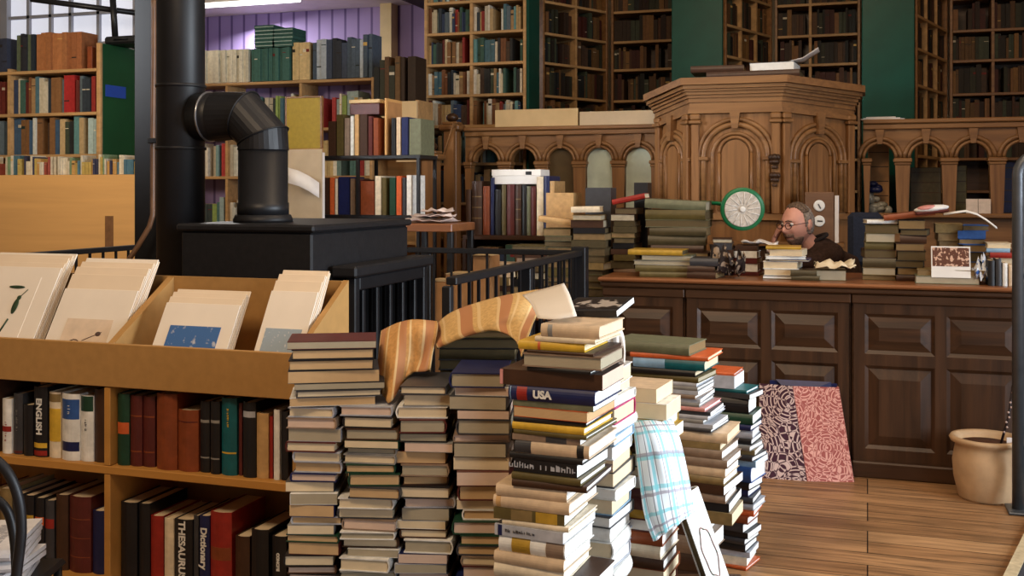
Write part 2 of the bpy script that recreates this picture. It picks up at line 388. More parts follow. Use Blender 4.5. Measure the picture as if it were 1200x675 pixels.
# low bookcase seen from behind: a ply back with a row of small books on top
xr = atX(176, 6.2)
t = thing('low_bookcase', 'low ply-backed bookcase topped by small books in front of the pine bookcase', 'bookcase', (xr-2.2, 6.2, 0))
m = MB(); m.box((0, 0, 0), (2.2, .012, 1.61)); m.build('back_panel', PLY, t)
for x in (0.001, 2.17): m = MB(); m.box((x, .0125, 0), (x+.028, .3, 1.61)); m.build('side_panel', PLY, t)
pq = pY(128, 270, 6.199); m = MB(); m.box((pq.x-xr+2.2-.035, -.002, 1.1), (pq.x-xr+2.2+.035, -.0003, 1.32)); m.build('dark_patch', mat('patch_stain', (120, 84, 54), scale=20), t)
for z in (.06, .5, .9, 1.3): m = MB(); m.box((.03, .0125, z), (2.169, .29, z+.02)); m.build('shelf', PLY, t)
m = MB(); m.box((.03, .0125, 1.585), (2.169, .3, 1.609)); m.build('top', PLY, t)
Ml = Matrix.Translation((xr-2.2, 6.2, 1.611))
fill(Ml, .05, 2.15, 0, .15, [(170,146,80),(70,104,120),(150,76,64),(200,190,170),(110,130,100),(56,56,76),(180,140,84),(190,180,160)], r, dep=.16, y0=.03, wid=(.01, .03), hs=(.55, .95))
# lilac wall shelves: two bays in line
zP = [.45, .8, 1.15, 1.62, 2.02, 2.42]
xa, xb = atX(196, 7.9), atX(438, 7.9)
def fp(i, r):
    if i == 5: return None, {}
    return PAL_PALE, dict(wid=(.02, .045), hs=(.6, .9), hmax=.33)
bookcase('white-backed wall shelving of pale books below the lilac boards', None, (xa, 7.9, 0), (1, 0), xb-xa, .3, 0, 2.425, zP, [.3, .66], PINE, PINE, PURPLE, fp, r, name='long_bookshelf')
Mp = Matrix.Translation((xa, 7.9, 2.4262)); Wp = xb-xa
def PX(x): return atX(x, 7.9)-xa
fill(Mp, PX(236), PX(291), 0, .3, [(206,200,180)], r, wid=(.03, .034), hs=(.93, .95), gap=0)
fill(Mp, PX(292), PX(339), 0, .3, [(60,100,92)], r, wid=(.032, .036), hs=(.92, .94), gap=0)
fill(Mp, PX(340), PX(363), 0, .32, [(206,180,130)], r, wid=(.03, .034), hs=(.97, .99), gap=0)
fill(Mp, PX(364), PX(437), 0, .36, [(60,70,90),(40,44,54),(110,110,110),(70,84,100),(170,180,190)], r, wid=(.03, .05), hs=(.8, 1), gap=.05)
for k in range(6):    # dark green volumes lying on top
    for xx in (300, 322):
        z = .285+k*.032; x = PX(xx-4)+r.uniform(-.01, .01)
        if k == 5 and xx == 322: continue
        BK.box((x, .02, z), (x+.19, .24, z+.03), Mp, sh((52, 92, 84), r)); BK.box((x+.004, .018, z+.012), (x+.186, .0199, z+.018), Mp, sh((170, 190, 180), r))
# narrow bookcase of brown sets between the lilac shelves and the central bookcase
xa, xb = atX(433, 7.6), atX(490, 7.6)
bookcase('narrow case of old brown volumes beside the central pine bookcase', None, (xa, 7.6, 0), (1, 0), xb-xa, .3, 0, 2.2, [.3, .7, 1.1, 1.5, 2.19], [], PINE, PINE, PINE, lambda i, r: (PAL_DARK if i == 4 else None, dict(hmax=.36, wid=(.03, .05), hs=(.75, 1))), r)
m = MB(); xm = atX(467, 7.59); m.box((xa+.01, 7.572, 1.86), (xm-.02, 7.588, 2.17)); o = m.build('pinboard', CARD); tag(o, 'plain tan board standing under the old brown volumes', 'board')
m = MB(); m.box((xm-.01, 7.572, 1.72), (xb, 7.59, 2.19)); o = m.build('pinboard', mat('pale_board', (218, 190, 146), scale=9, var=.05)); tag(o, 'pale cream board beside the central pine bookcase', 'board')
# central pine bookcase, green right side
zC = [.5, .8, 1.1, 1.4, 1.73, 2.045, 2.3, 2.56, 2.82, 3.08]
xa, xb = atX(497, 8.3), atX(616, 8.3)
bookcase('central pine bookcase of mixed paperbacks above the arched screen', None, (xa, 8.3, 0), (1, 0), xb-xa, .3, 0, 3.4, zC, [.47], PINE, PINE, PINE,
         lambda i, r: ((PAL_MIX+PAL_PALE[:6], dict(wid=(.012, .034), hs=(.68, .93))) if i > 2 else (None, {})), r)
tC = bpy.data.objects['bookcase.002'] if 'bookcase.002' in bpy.data.objects else None
m = MB(); m.box((xb+.001, 8.32, 0), (xb+.02, 8.62, 3.4)); o = m.build('green_end_panel', GREEN, tC); o.matrix_parent_inverse = Matrix.Identity(4)
o.location = (-xa, -8.3, 0)
# deep bays: angled flank + back run, and the bottle-green ends between them
zB = [1.2, 1.5, 1.78, 2.06, 2.338, 2.626, 2.886, 3.165, 3.44]
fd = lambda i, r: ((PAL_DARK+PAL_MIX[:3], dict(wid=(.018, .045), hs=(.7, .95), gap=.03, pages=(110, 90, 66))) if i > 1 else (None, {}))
def bay(labels, p0, p1, x2, yb, divf, divb, grp):
    d = Vector((p1[0]-p0[0], p1[1]-p0[1])); W = d.length
    bookcase(labels[0], grp, (p0[0], p0[1], 0), d, W, .28, 0, 3.75, zB, divf, PINE, OAKM, OAKD, fd, r)
    bookcase(labels[1], grp, (p1[0]+.02, yb+.03, 0), (1, 0), x2-p1[0]-.02, .28, 0, 3.75, zB, divb, OAKM if grp == 'deep bay bookcases' and 'right' in labels[1] else PINE, OAKM, OAKD, fd, r)
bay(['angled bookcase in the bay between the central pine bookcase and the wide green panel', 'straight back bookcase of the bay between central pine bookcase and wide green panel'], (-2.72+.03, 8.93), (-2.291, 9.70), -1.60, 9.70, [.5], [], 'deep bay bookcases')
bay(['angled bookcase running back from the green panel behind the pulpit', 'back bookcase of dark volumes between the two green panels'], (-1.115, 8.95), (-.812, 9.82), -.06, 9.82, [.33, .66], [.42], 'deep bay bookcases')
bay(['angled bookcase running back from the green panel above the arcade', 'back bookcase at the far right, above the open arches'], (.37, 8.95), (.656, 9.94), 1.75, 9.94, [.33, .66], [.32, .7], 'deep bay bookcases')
for lab, xa, xb in (('wide glossy bottle-green panel behind the wooden pulpit', -1.5575, -1.133), ('glossy bottle-green panel above the open arcade, right of the pulpit', -.043, .35)):
    t = thing('bookcase_end', lab, 'panel', (xa, 8.9, 0))
    m = MB(); m.bbox((0, 0, 0), (xb-xa, .035, 3.75), .006); m.build('panel', GREEN, t)
    m = MB(); m.box((0.005, -.012, 1.0), (xb-xa-.005, -.0005, 1.62)); m.build('lower_panel', mat('dark_green_lower', (14, 54, 46), scale=6), t)
# ================================================================ arcaded screen behind the counter
def arcade(label, xa, xb, centers, ZB, panes, Y=8.0, r_=.098, zs=1.728, ztop=2.0, th=.07, dn=1.0):
    t = thing('arcade_screen', label, 'screen', (xa, Y, 0)); X = lambda x: x-xa
    m = MB(); n = 10
    edges = [xa]+[(a+b)/2 for a, b in zip(centers, centers[1:])]+[xb]
    zt = ztop-.07
    for c, e0, e1 in zip(centers, edges, edges[1:]):
        up = [(c-r_*math.cos(PI*k/n), zs+r_*math.sin(PI*k/n)) for k in range(n+1)]
        tops = [(e0+(e1-e0)*k/n, zt) for k in range(n+1)]
        vs = []; fs = []
        for y in (0, th):
            for (x, z), (tx, tz) in zip(up, tops): vs += [(X(x), y, z), (X(tx), y, tz)]
        o = 2*(n+1)
        for k in range(n):
            a = 2*k; fs += [(a, a+2, a+3, a+1), (o+a, o+a+1, o+a+3, o+a+2), (a, o+a, o+a+2, a+2)]
        # side spandrels down to springing
        b = len(vs); vs += [(X(e0), 0, zs), (X(e1), 0, zs), (X(e0), th, zs), (X(e1), th, zs)]
        fs += [(b, 0, 1), (b+1, 2*n+1, 2*n), (b+2, o+1, o), (b+3, o+2*n, o+2*n+1), (b, b+2, o, 0), (2*n, o+2*n, b+3, b+1)]
        m.add(vs, fs)
    m.build('arch_fascia', OAKM, t)
    m = MB(); m.bbox((0, -.05, ztop-.03), (xb-xa, .27, ztop), .006); m.bbox((0, -.03, ztop-.07), (xb-xa, .1, ztop-.031), .006); m.build('top_ledge', OAKM, t)
    m = MB(); m.box((0, .01, 0), (xb-xa, th, ZB-.03)); m.build('lower_panelling', OAKM, t)
    m = MB(); m.bbox((0, -.08, ZB-.03), (xb-xa, .075, ZB), .006); m.build('arch_sill', OAKM, t)
    for c in centers:
        m = MB()
        for ri, hh in ((r_+.012, .012), (r_+.042, .016)):
            m.tube([(X(c)-ri*math.cos(PI*k/14), -.004, zs+ri*math.sin(PI*k/14)) for k in range(15)], hh, 8)
        m.build('arch_moulding', OAKM, t)
        m = MB(); m.add([(X(c)-.016, -.03, zs+r_), (X(c)+.016, -.03, zs+r_), (X(c)+.03, -.03, ztop-.072), (X(c)-.03, -.03, ztop-.072), (X(c)-.016, 0, zs+r_), (X(c)+.016, 0, zs+r_), (X(c)+.03, 0, ztop-.072), (X(c)-.03, 0, ztop-.072)],
                     [(0,1,2,3),(4,7,6,5),(0,4,5,1),(1,5,6,2),(2,6,7,3),(3,7,4,0)]); m.build('keystone', OAKM, t)
    for e, w in zip(edges, [0]+[1]*(len(edges)-2)+[0]):
        hw = edges[1]-edges[0] and .05
        x0 = X(e)-hw*dn; x1 = X(e)+hw*dn
        if not w: x0, x1 = max(0, x0), min(xb-xa, x1)
        m = MB()
        m.add([(x0+.012, -.015, ZB), (x1-.012, -.015, ZB), (x1, -.015, zs-.03), (x0, -.015, zs-.03), (x0+.012, th, ZB), (x1-.012, th, ZB), (x1, th, zs-.03), (x0, th, zs-.03)],
              [(0,1,2,3),(5,4,7,6),(1,5,6,2),(4,0,3,7),(3,2,6,7),(4,5,1,0)]); m.build('pilaster', OAKMZ, t)
        m = MB(); m.bbox((x0-.012, -.035, zs-.03), (x1+.012, th+.01, zs-.001), .006); m.bbox((x0-.006, -.025, zs-.05), (x1+.006, th, zs-.031), .005); m.build('capital', OAKM, t)
    for c, pm in zip(centers, panes):
        if pm is None: continue
        n = 10; poly = [(X(c)-r_-.005, ZB), (X(c)+r_+.005, ZB)]+[(X(c)+(r_+.004)*math.cos(PI*k/n), zs+(r_+.004)*math.sin(PI*k/n)) for k in range(n+1)]
        m = MB(); m.prism(poly, .03, .045, 'y'); m.build('arch_panel', pm, t)
    return t
BRN = mat('brown_arch_panel', (84, 66, 40), scale=8, var=.15, rough=.4)
arcade('honey oak arcade screen with five arches, left of the pulpit', -3.06, -1.505, [-2.88, -2.573, -2.267, -1.96, -1.654], 1.2, [None, None, BRN, GLASS, GLASS])
arcade('honey oak arcade with open arches, right of the pulpit', -.03, 1.75, [.082, .387, .692, .997, 1.302, 1.6], 1.34, [None]*6)
# stepped end of the screen: newels with ball caps and a raking panel
for lab, (px, py), Y, w in (('oak newel post with a ball cap, standing at the low end of the raking panel', (505, 180), 7.6, .12), ('oak newel post with a ball cap at the corner of the arcade', (530, 146), 7.93, .11)):
    c = pY(px, py, Y); t = thing('newel_post', lab, 'post', (c.x, Y, 0))
    m = MB(); m.bbox((-w/2, -w/2, 0), (w/2, w/2, c.z-.05), .008); m.build('post', OAKMZ, t)
    m = MB(); m.bbox((-w/2-.03, -w/2-.03, c.z-.049), (w/2+.03, w/2+.03, c.z-.005), .01); m.bbox((-w/2-.01, -w/2-.01, c.z-.004), (w/2+.01, w/2+.01, c.z+.02), .008); m.build('cap', OAKM, t)
    m = MB(); m.ball((0, 0, c.z+.055), (.05, .05, .036)); m.build('ball', OAKD, t)
a = atX(512, 7.72); b = atX(545, 7.86)
t = thing('raking_panel', 'sloping oak panel joining the two newel posts', 'panel', (a+.05, 7.74, 0))
m = MB(); m.prism([(0, 0), (b-a-.1, 0), (b-a-.1, 2.0), (0, 1.74)], 0, .04, 'y'); m.build('panel', OAKMZ, t)
m = MB(); m.prism([(-.005, 1.741), (b-a-.095, 2.001), (b-a-.095, 2.03), (-.005, 1.77)], -.02, .06, 'y'); m.build('rail', OAKM, t)
# boards lying along the arcade top
for lab, x0, x1, y0, y1, mm in (('buff cardboard length propped along the arcade top, under the central bookcase', 580, 677, 129, 145, CARD), ('pale board propped along the arcade top beside the pulpit', 679, 768, 131, 144.5, mat('pale_strip', (206, 186, 156), scale=9, var=.06))):
    A = pY(x0, y0, 8.06); B = pY(x1, y1, 8.06)
    m = MB(); m.bbox((A.x, 8.06, 2.0015), (B.x, 8.09, pY(x0, y0, 8.06).z), .003); o = m.build('display_board', mm); tag(o, lab, 'board')
rr = random.Random(3)
A = pY(1008, 137, 8.05); B = pY(1060, 137, 8.05)
t = thing('paper_sheaf', 'few white papers lying on the arcade ledge beside the pulpit', 'papers', (A.x, 8.0, 2.001))
for k in range(3): m = MB(); m.box((.02*k, .0, .007*k), (B.x-A.x-.03*k, .12, .007*k+.006)); m.build('sheet', PAPER, t)
# ================================================================ pulpit (canted front)
Y0 = 7.35
PC = [(-1.150-.285, Y0+.30), (-1.150, Y0), (-.552, Y0), (-.552+.45, Y0+.42)]
t = thing('pulpit', 'carved honey oak pulpit with canted sides, arched panels and heavy cornice', 'pulpit', (-.85, 7.65, 0))
PO = Vector((-.85, 7.65, 0))
def off(poly, d):
    out = []
    n = len(poly)
    for i in range(n):
        p = Vector(poly[i]); ns = []
        for a, b in ((i-1, i), (i, i+1)):
            if 0 <= a and b < n:
                e = Vector(poly[b])-Vector(poly[a]); ns.append(Vector((e.y, -e.x)).normalized())
        nn = sum(ns, Vector((0, 0)));
        if len(ns) == 2: nn = nn.normalized(); k = d/max(.3, nn.dot(ns[0])); out.append(p+nn*k)
        else: out.append(p+ns[0]*d)
    return out
def plan(d, back=8.0):
    o = off(PC, d); q = [(p.x-PO.x, p.y-PO.y) for p in o]
    return [(q[0][0], back-PO.y)]+q+[(q[-1][0], back-PO.y)]
m = MB(); m.prism(plan(0, 7.93), 0, 2.05); m.build('body', OAKMZ, t)
m = MB(); m.prism(plan(.05, 7.94), 0, .18); m.prism(plan(.03, 7.94), .181, .23); m.prism(plan(.035, 7.94), 1.3, 1.34); m.build('plinth', OAKM, t)
m = MB()
for z0, z1, d in ((2.025, 2.057, .035), (2.057, 2.099, .02), (2.099, 2.13, .03), (2.13, 2.151, .045), (2.151, 2.172, .062), (2.172, 2.188, .08), (2.188, 2.214, .10), (2.214, 2.261, .128)):
    b_ = len(m.v); m.prism(plan(d, 7.945), z0+.0003, z1); q_ = len(plan(d, 7.945))
    for lay_ in (0, q_):               # the cornice sweeps down along the canted sides
        for i_, dz_ in ((0, .08), (1, .075), (q_-2, .045), (q_-1, .05)):
            v_ = m.v[b_+lay_+i_]; m.v[b_+lay_+i_] = (v_[0], v_[1], v_[2]-dz_)
m.build('cornice', OAKM, t)
for i, (r1, zs) in enumerate(((.152, 1.727), (.215, 1.732), (.2, 1.712))):
    a = Vector(PC[i]); b = Vector(PC[i+1]); e = (b-a); Lf = e.length; e.normalize(); cx = (a+b)/2
    M = Matrix.Translation((cx.x-PO.x, cx.y-PO.y, 0)) @ Matrix.Rotation(math.atan2(e.y, e.x), 4, 'Z')
    m = MB()
    for rad, tb, dy in ((r1+.035, .016, -.008), (r1, .02, -.006), (r1*.72, .014, -.006)):
        m.tube([(rad, dy, 1.35)]+[(rad*math.cos(PI*k/18), dy, zs+rad*math.sin(PI*k/18)) for k in range(19)]+[(-rad, dy, 1.35)], tb, 8, M)
    m.build('arch_moulding', OAKM, t)
    m = MB(); ri = r1*.42
    poly = [(-ri, 1.36), (ri, 1.36)]+[(ri*math.cos(PI*k/12), zs+.02+ri*math.sin(PI*k/12)) for k in range(13)]
    m.prism(poly, -.018, -.0005, 'y', M)
    m.tube([((ri+.018)*math.cos(PI*k/18), -.012, zs+.02+(ri+.018)*math.sin(PI*k/18)) for k in range(19)], .012, 8, M)
    for s_ in (-1, 1): m.tube([(s_*(ri+.018), -.012, 1.36), (s_*(ri+.018), -.012, zs+.02)], .012, 8, M)
    m.build('niche_panel', OAKMZ, t)
    m = MB(); zk = zs+r1
    m.add([(-.02, -.05, zk-.03), (.02, -.05, zk-.03), (.034, -.05, 2.024), (-.034, -.05, 2.024), (-.02, 0, zk-.03), (.02, 0, zk-.03), (.034, 0, 2.024), (-.034, 0, 2.024)], [(0,1,2,3),(4,7,6,5),(0,4,5,1),(1,5,6,2),(2,6,7,3),(3,7,4,0)], M); m.build('keystone', OAKM, t)
    for s_ in (-1, 1):
        m = MB(); x = s_*(Lf/2-.03)
        m.bbox((x-.028, -.035, 1.34), (x+.028, .0, 1.952), .006, M); m.build('pilaster', OAKMZ, t)
        m = MB(); m.bbox((x-.042, -.05, 1.954), (x+.042, .0, 1.978), .006, M); m.bbox((x-.036, -.044, 1.979), (x+.036, .0, 2.022), .01, M); m.build('capital', OAKM, t)
        m = MB(); xx = s_*(r1+.015); m.bbox((xx-.05, -.032, zs-.03), (xx+.05, .0, zs-.005), .005, M); m.build('impost', OAKM, t)
# carved drop on the pier right of the front face
m = MB(); cx = PC[2][0]-PO.x-.035; cy = Y0-PO.y-.05
for z, s_ in ((1.72, 1.1), (1.69, .9), (1.655, .6), (1.60, 1.0), (1.57, .8), (1.535, .5)):
    for k in range(5):
        a = 2*PI*k/5+z*7; m.ball((cx+.02*s_*math.cos(a), cy+.012*math.sin(a), z), .02*s_, n=10, m=7)
    m.ball((cx, cy-.012, z), .022*s_, n=10, m=7)
m.build('carved_drop', OAKD, t)
# ================================================================ counter: panelled units under one worktop
CY, CZ, CD = 5.88, 1.0125, .75
UX = [-1.42, -.953, -.079, .795, 1.67, 2.5]
LABS = ['dark oak counter section at the railing end, mostly hidden by stacked books', 'dark oak counter section with two panels in front of the seated man', 'dark oak counter section behind the terracotta pot', 'dark oak counter section just past the pot', 'dark oak counter section at the far end']
def raised(m, x0, x1, z0, z1, d=.014):
    b = min(.05, (z1-z0)*.28)
    # sunk field, bevelled raised centre
    m.add([(x0, 0, z0), (x1, 0, z0), (x1, 0, z1), (x0, 0, z1), (x0+.018, d, z0+.018), (x1-.018, d, z0+.018), (x1-.018, d, z1-.018), (x0+.018, d, z1-.018),
           (x0+.02+b, -.004, z0+.02+b), (x1-.02-b, -.004, z0+.02+b), (x1-.02-b, -.004, z1-.02-b), (x0+.02+b, -.004, z1-.02-b)],
          [(0,1,5,4),(1,2,6,5),(2,3,7,6),(3,0,4,7),(4,5,9,8),(5,6,10,9),(6,7,11,10),(7,4,8,11),(8,9,10,11)])
for i, (xa, xb) in enumerate(zip(UX, UX[1:])):
    if i > 3: break
    t = thing('counter_cabinet', LABS[i], 'counter', (xa, CY, 0), 0, 'panelled counter units'); W = xb-xa-.004
    m = MB(); m.box((0, .03, 0), (W, .56, CZ-.055)); m.build('carcass', OAKD, t)
    m = MB(); m.bbox((-.001, -.022, 0), (W+.001, .03, .085), .008); m.build('plinth', OAKD, t)
    cols = 2 if W > .6 else 1; st = .055; pw = (W-st*(cols+1)-.02)/cols
    m = MB()
    for k in range(cols+1):
        x = .01+k*(pw+st); m.box((x, 0, .085), (x+st, .03, CZ-.056))
    for k in range(cols):
        x = .01+st+k*(pw+st)
        for z0, z1 in ((.085, .15), (.585, .645), (.855, CZ-.056)): m.box((x, .0005, z0), (x+pw, .03, z1))
    m.build('face_frame', OAKDZ, t)
    for k in range(cols):
        x = .01+st+k*(pw+st)
        m = MB(); raised(m, x, x+pw, .645, .855); m.build('upper_panel', OAKD, t)
        m = MB(); raised(m, x, x+pw, .15, .585); m.build('lower_panel', OAKDZ, t)
    m = MB(); m.bbox((0, -.012, CZ-.105), (W, .0, CZ-.056), .006); m.build('frieze_moulding', OAKD, t)
t = thing('worktop', 'continuous oak counter top piled with books, lit along its front edge', 'counter', (UX[0], CY, 0)); W = UX[4]-UX[0]
m = MB(); m.bbox((-.02, -.05, CZ-.022), (W, CD, CZ), .008); m.build('slab', OAKE, t)
m = MB(); m.bbox((-.01, -.03, CZ-.054), (W, .1, CZ-.0225), .008); m.build('edge_moulding', OAKD, t)
# ================================================================ stove, flue, column, railing
SX1, SY1, SY2, SZ = -2.0, 3.6, 4.49, 1.368; SX0 = -2.585
t = thing('wood_stove', 'big black cast-iron stove with stepped front grate behind the print bins', 'stove', (SX0, SY1, 0))
w, d = SX1-SX0, SY2-SY1
m = MB(); m.bbox((0, 0, 1.02), (w, d, SZ-.03), .008); m.build('upper_box', CAST, t)
m = MB(); m.bbox((-.015, -.015, SZ-.029), (w+.015, d+.015, SZ), .008); m.build('top_plate', CAST, t)
m = MB(); m.bbox((-.006, -.012, 1.13), (w*.45, -.0005, 1.137), .001); m.bbox((w*.55, -.012, 1.13), (w+.004, -.0005, 1.137), .001); m.build('seam', CAST, t)
m = MB(); m.bbox((.0, .06, .12), (w-.01, d, 1.0195), .008); m.build('lower_box', CAST, t)
m = MB(); m.bbox((w+.016, .12, 1.16), (w+.125, d+.01, 1.205), .008); m.build('front_ledge', CAST, t)
m = MB(); x = w+.09
for y0, y1, z0, z1 in ((.16, .20, .72, 1.158), (d-.05, d-.01, .72, 1.158), (.2, d-.05, 1.105, 1.158), (.2, d-.05, .72, .76)): m.bbox((x-.03, y0, z0), (x+.012, y1, z1), .005)
m.build('grate_frame', BLACK, t)
m = MB()
for k in range(5): y = .2+(d-.25)*(k+.5)/5; m.bbox((x-.02, y-.012, .761), (x, y+.012, 1.104), .004)
m.build('grate_bar', BLACK, t)
m = MB(); m.box((w-.009, .16, .12), (w+.05, d-.01, 1.158)); m.build('firebox', mat('soot', (8, 8, 9), rough=.9, spec=.05), t)
m = MB(); m.box((w+.0505, .16, .12), (w+.11, d-.01, .71)); m.build('ash_door', CAST, t)
for xx in (.04, w-.06):
    for yy in (.1, d-.08): m = MB(); m.bbox((xx-.03, yy-.03, 0), (xx+.03, yy+.03, .119), .006); m.build('leg', CAST, t)
# flue pipe: up from the stove, elbow, level run into the column
FY = 3.89; fx = -2.39; cx = -2.793; bz = 1.812; R_ = .102
t = thing('flue_pipe', 'black elbowed flue pipe running from the stove top into the round column', 'pipe', (fx, FY, SZ))
m = MB(); m.lathe([(R_+.004, .03), (R_+.004, .08), (R_, .081), (R_, .30)], 32); m.build('riser', BLACK, t)
m = MB(); m.lathe([(R_+.02, .001), (R_+.02, .012), (R_+.012, .03), (R_+.008, .031)], 32); m.build('flange', CAST, t)
hz = bz-SZ; k = .145
m = MB(); m.tube([(0, 0, .30), (0, 0, hz-k)], R_+.003, 32); m.tube([(0, 0, hz-k-.01), (-k*.30, 0, hz-k*.30+.0)], R_+.005, 32) if False else None
# three-gore elbow
def ring(c, ang, rad):   # circle in plane whose normal is in the xz plane at angle
    n = Vector((math.cos(ang), 0, math.sin(ang))); u = Vector((0, 1, 0)); v = n.cross(u)
    return [Vector(c)+(u*math.cos(2*PI*q/32)+v*math.sin(2*PI*q/32))*rad for q in range(32)]
secs = [((0, 0, .30), PI/2), ((0, 0, hz-k*.95), PI/2+PI/8), ((-k*.62, 0, hz-.0+.0-.0), PI-PI/8), ((-k*1.3, 0, hz), PI)]
secs = [((0, 0, .30), PI/2, 1), ((0, 0, hz-k*.62), PI/2+PI/8, 1.03), ((-k*.62, 0, hz), PI-PI/8, 1.03), ((-.22, 0, hz), PI, 1)]
vs = []; fs = []
for c, an, kk in secs: vs += ring(c, an, R_+.004)
# keep ellipse width right on the mitre planes
for i in range(3):
    for q in range(32): fs.append((i*32+q, i*32+(q+1) % 32, (i+1)*32+(q+1) % 32, (i+1)*32+q))
m = MB(); m.add(vs, fs); me = m.mesh('elbow', BLACK)
o = obj('elbow', me, t)
m = MB()
for c, an in ((secs[1][0], secs[1][1]), (secs[2][0], secs[2][1])):
    ps = ring(c, an, R_+.007); m.tube(ps, .004, 6, closed=True)
m.build('elbow_seam', CAST, t)
m = MB(); m.tube([(-.2, 0, hz), (cx-fx+.09, 0, hz)], R_, 32); m.build('level_run', BLACK, t)
m = MB(); m.tube([(-.255, 0, hz), (-.262, 0, hz)], R_+.006, 32); m.build('clamp_band', SILVER, t)
t = thing('flue_column', 'thick black round column rising beside the stove, joined by the flue pipe', 'column', (cx, FY, 0))
m = MB(); m.lathe([(.1, 0), (.1, 4.69)], 40); m.build('shaft', BLACK, t)
m = MB(); m.lathe([(.103, bz-.14), (.106, bz-.138), (.106, bz-.128), (.103, bz-.126)], 40); m.lathe([(.103, bz+.126), (.106, bz+.128), (.106, bz+.138), (.103, bz+.14)], 40); m.build('joint_band', CAST, t)
px_ = atX(174, 4.3)
t = thing('steel_post', 'black square steel post just behind the round column', 'post', (px_, 4.3, 0))
m = MB(); m.bbox((-.045, -.05, 0), (.11, .05, 4.69), .006); m.build('shaft', BLACK, t)
m = MB(); m.bbox((-.07, -.07, 0), (.13, .07, .015), .004); m.build('foot_plate', BLACK, t) if False else None
pts = [pY(180, -8, 4.18), pY(180, 60, 4.18), pY(179, 160, 4.18), pY(179, 235, 4.18), pY(179, 252, 4.17), pY(175, 266, 4.16), pY(162, 288, 4.13), pY(150, 306, 4.1)]
last = pts[-1]; pts.append(Vector((last.x-.12, 4.06, .9))); pts.append(Vector((last.x-.14, 4.05, .02)))
t = thing('conduit', 'thin brown conduit running down the post and bending away above the railing', 'pipe', pts[-1].to_tuple())
sm = []
for a, b in zip(pts, pts[1:]):
    for k in range(4): sm.append(a.lerp(b, k/4)-pts[-1])
sm.append(Vector()); m = MB(); m.tube(sm, .012, 10); m.build('tube', mat('brown_conduit', (120, 88, 64), rough=.4, spec=.5), t)
pc = pY(180, 165, 4.165); m = MB(); q = pc-pts[-1]; m.bbox((q.x-.02, q.y-.02, q.z-.012), (q.x+.02, q.y+.02, q.z+.012), .003); m.build('clip', BLACK, t)
# railing round the stove: right run, back run, left run
RXr, RXl, RYb, RZ = -1.5, -4.21, 5.68, 1.17
t = thing('safety_railing', 'black metal safety railing with thin balusters around the stove', 'railing', (RXr, 3.73, 0)); O = Vector((RXr, 3.73, 0))
def rel(p): return Vector(p)-O
runs = [((RXr, 3.75), (RXr, RYb)), ((RXl, RYb), (RXr, RYb)), ((RXl, 3.9), (RXl, RYb))]
for (x0, y0), (x1, y1) in runs:
    hw = .022; hy = (hw if x0 == x1 else 0); hx = (hw if y0 == y1 else 0)
    for z0, z1, k in ((RZ-.03, RZ, 1), (.09, .115, .7)):
        e = (.02 if y0 == y1 else 0); f = (.02 if x0 == x1 else 0)
        m = MB(); a = rel((min(x0, x1)-hw*k*(x0 == x1)+e, min(y0, y1)-hw*k*(y0 == y1)+f, z0)); b = rel((max(x0, x1)+hw*k*(x0 == x1)-e, max(y0, y1)+hw*k*(y0 == y1)-f, z1)); m.bbox(a, b, .004)
        m.build('top_rail' if k == 1 else 'bottom_rail', BLACK, t)
    Ln = math.hypot(x1-x0, y1-y0); n = int(Ln/.105)
    if x0 < -4 and y0 > 5: rng_ = [i for i in range(1, n)]
    else: rng_ = range(1, n)
    for i in rng_:
        x = x0+(x1-x0)*i/n; y = y0+(y1-y0)*i/n; c = rel((x, y, 0))
        m = MB(); m.box((c.x-.006, c.y-.006, .116), (c.x+.006, c.y+.006, RZ-.031)); m.build('baluster', BLACK, t)
for x, y, w_, z in ((RXr, RYb, .04, RZ+.02), (RXl, RYb, .03, RZ+.01), (RXr, 3.735, .018, RZ-.031), (RXl, 3.885, .018, RZ-.031), (RXr, 4.72, .025, RZ-.031), (RXr-.9, RYb, .018, RZ-.031)):
    c = rel((x, y, 0)); m = MB(); m.bbox((c.x-w_, c.y-w_, 0), (c.x+w_, c.y+w_, z), .004); m.build('post', BLACK, t)
# ================================================================ books
CNAMES = {'dark brown': (66,42,28), 'rust brown': (134,66,34), 'red': (150,40,32), 'oxblood': (88,34,30), 'black': (26,25,28), 'charcoal': (58,58,62), 'dark green': (26,62,44), 'teal': (16,92,100), 'navy': (24,32,78), 'blue': (48,86,150), 'pale blue': (140,176,206),
  'tan': (196,156,104), 'cream': (226,210,182), 'white': (230,228,222), 'grey': (140,138,134), 'grey-green': (108,110,86), 'olive': (92,80,44), 'drab olive': (74,64,42), 'khaki': (134,112,72), 'yellow': (214,172,56), 'mustard': (180,142,48), 'orange': (206,96,48), 'pink': (212,146,140), 'magenta': (190,40,110), 'beige': (212,186,154), 'taupe': (138,116,98), 'silver': (178,180,188)}
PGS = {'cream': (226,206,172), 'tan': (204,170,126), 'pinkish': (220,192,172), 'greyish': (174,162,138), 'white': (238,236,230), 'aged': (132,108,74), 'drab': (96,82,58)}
def cmat(n): return mat('cover_'+n.replace(' ', '_'), CNAMES[n], scale=30, var=.16, rough=.42, spec=.45)
def pmat(n): return mat('pages_'+n, PGS[n], 'pages', var=.2, rough=.85, spec=.1)
_tx = {}
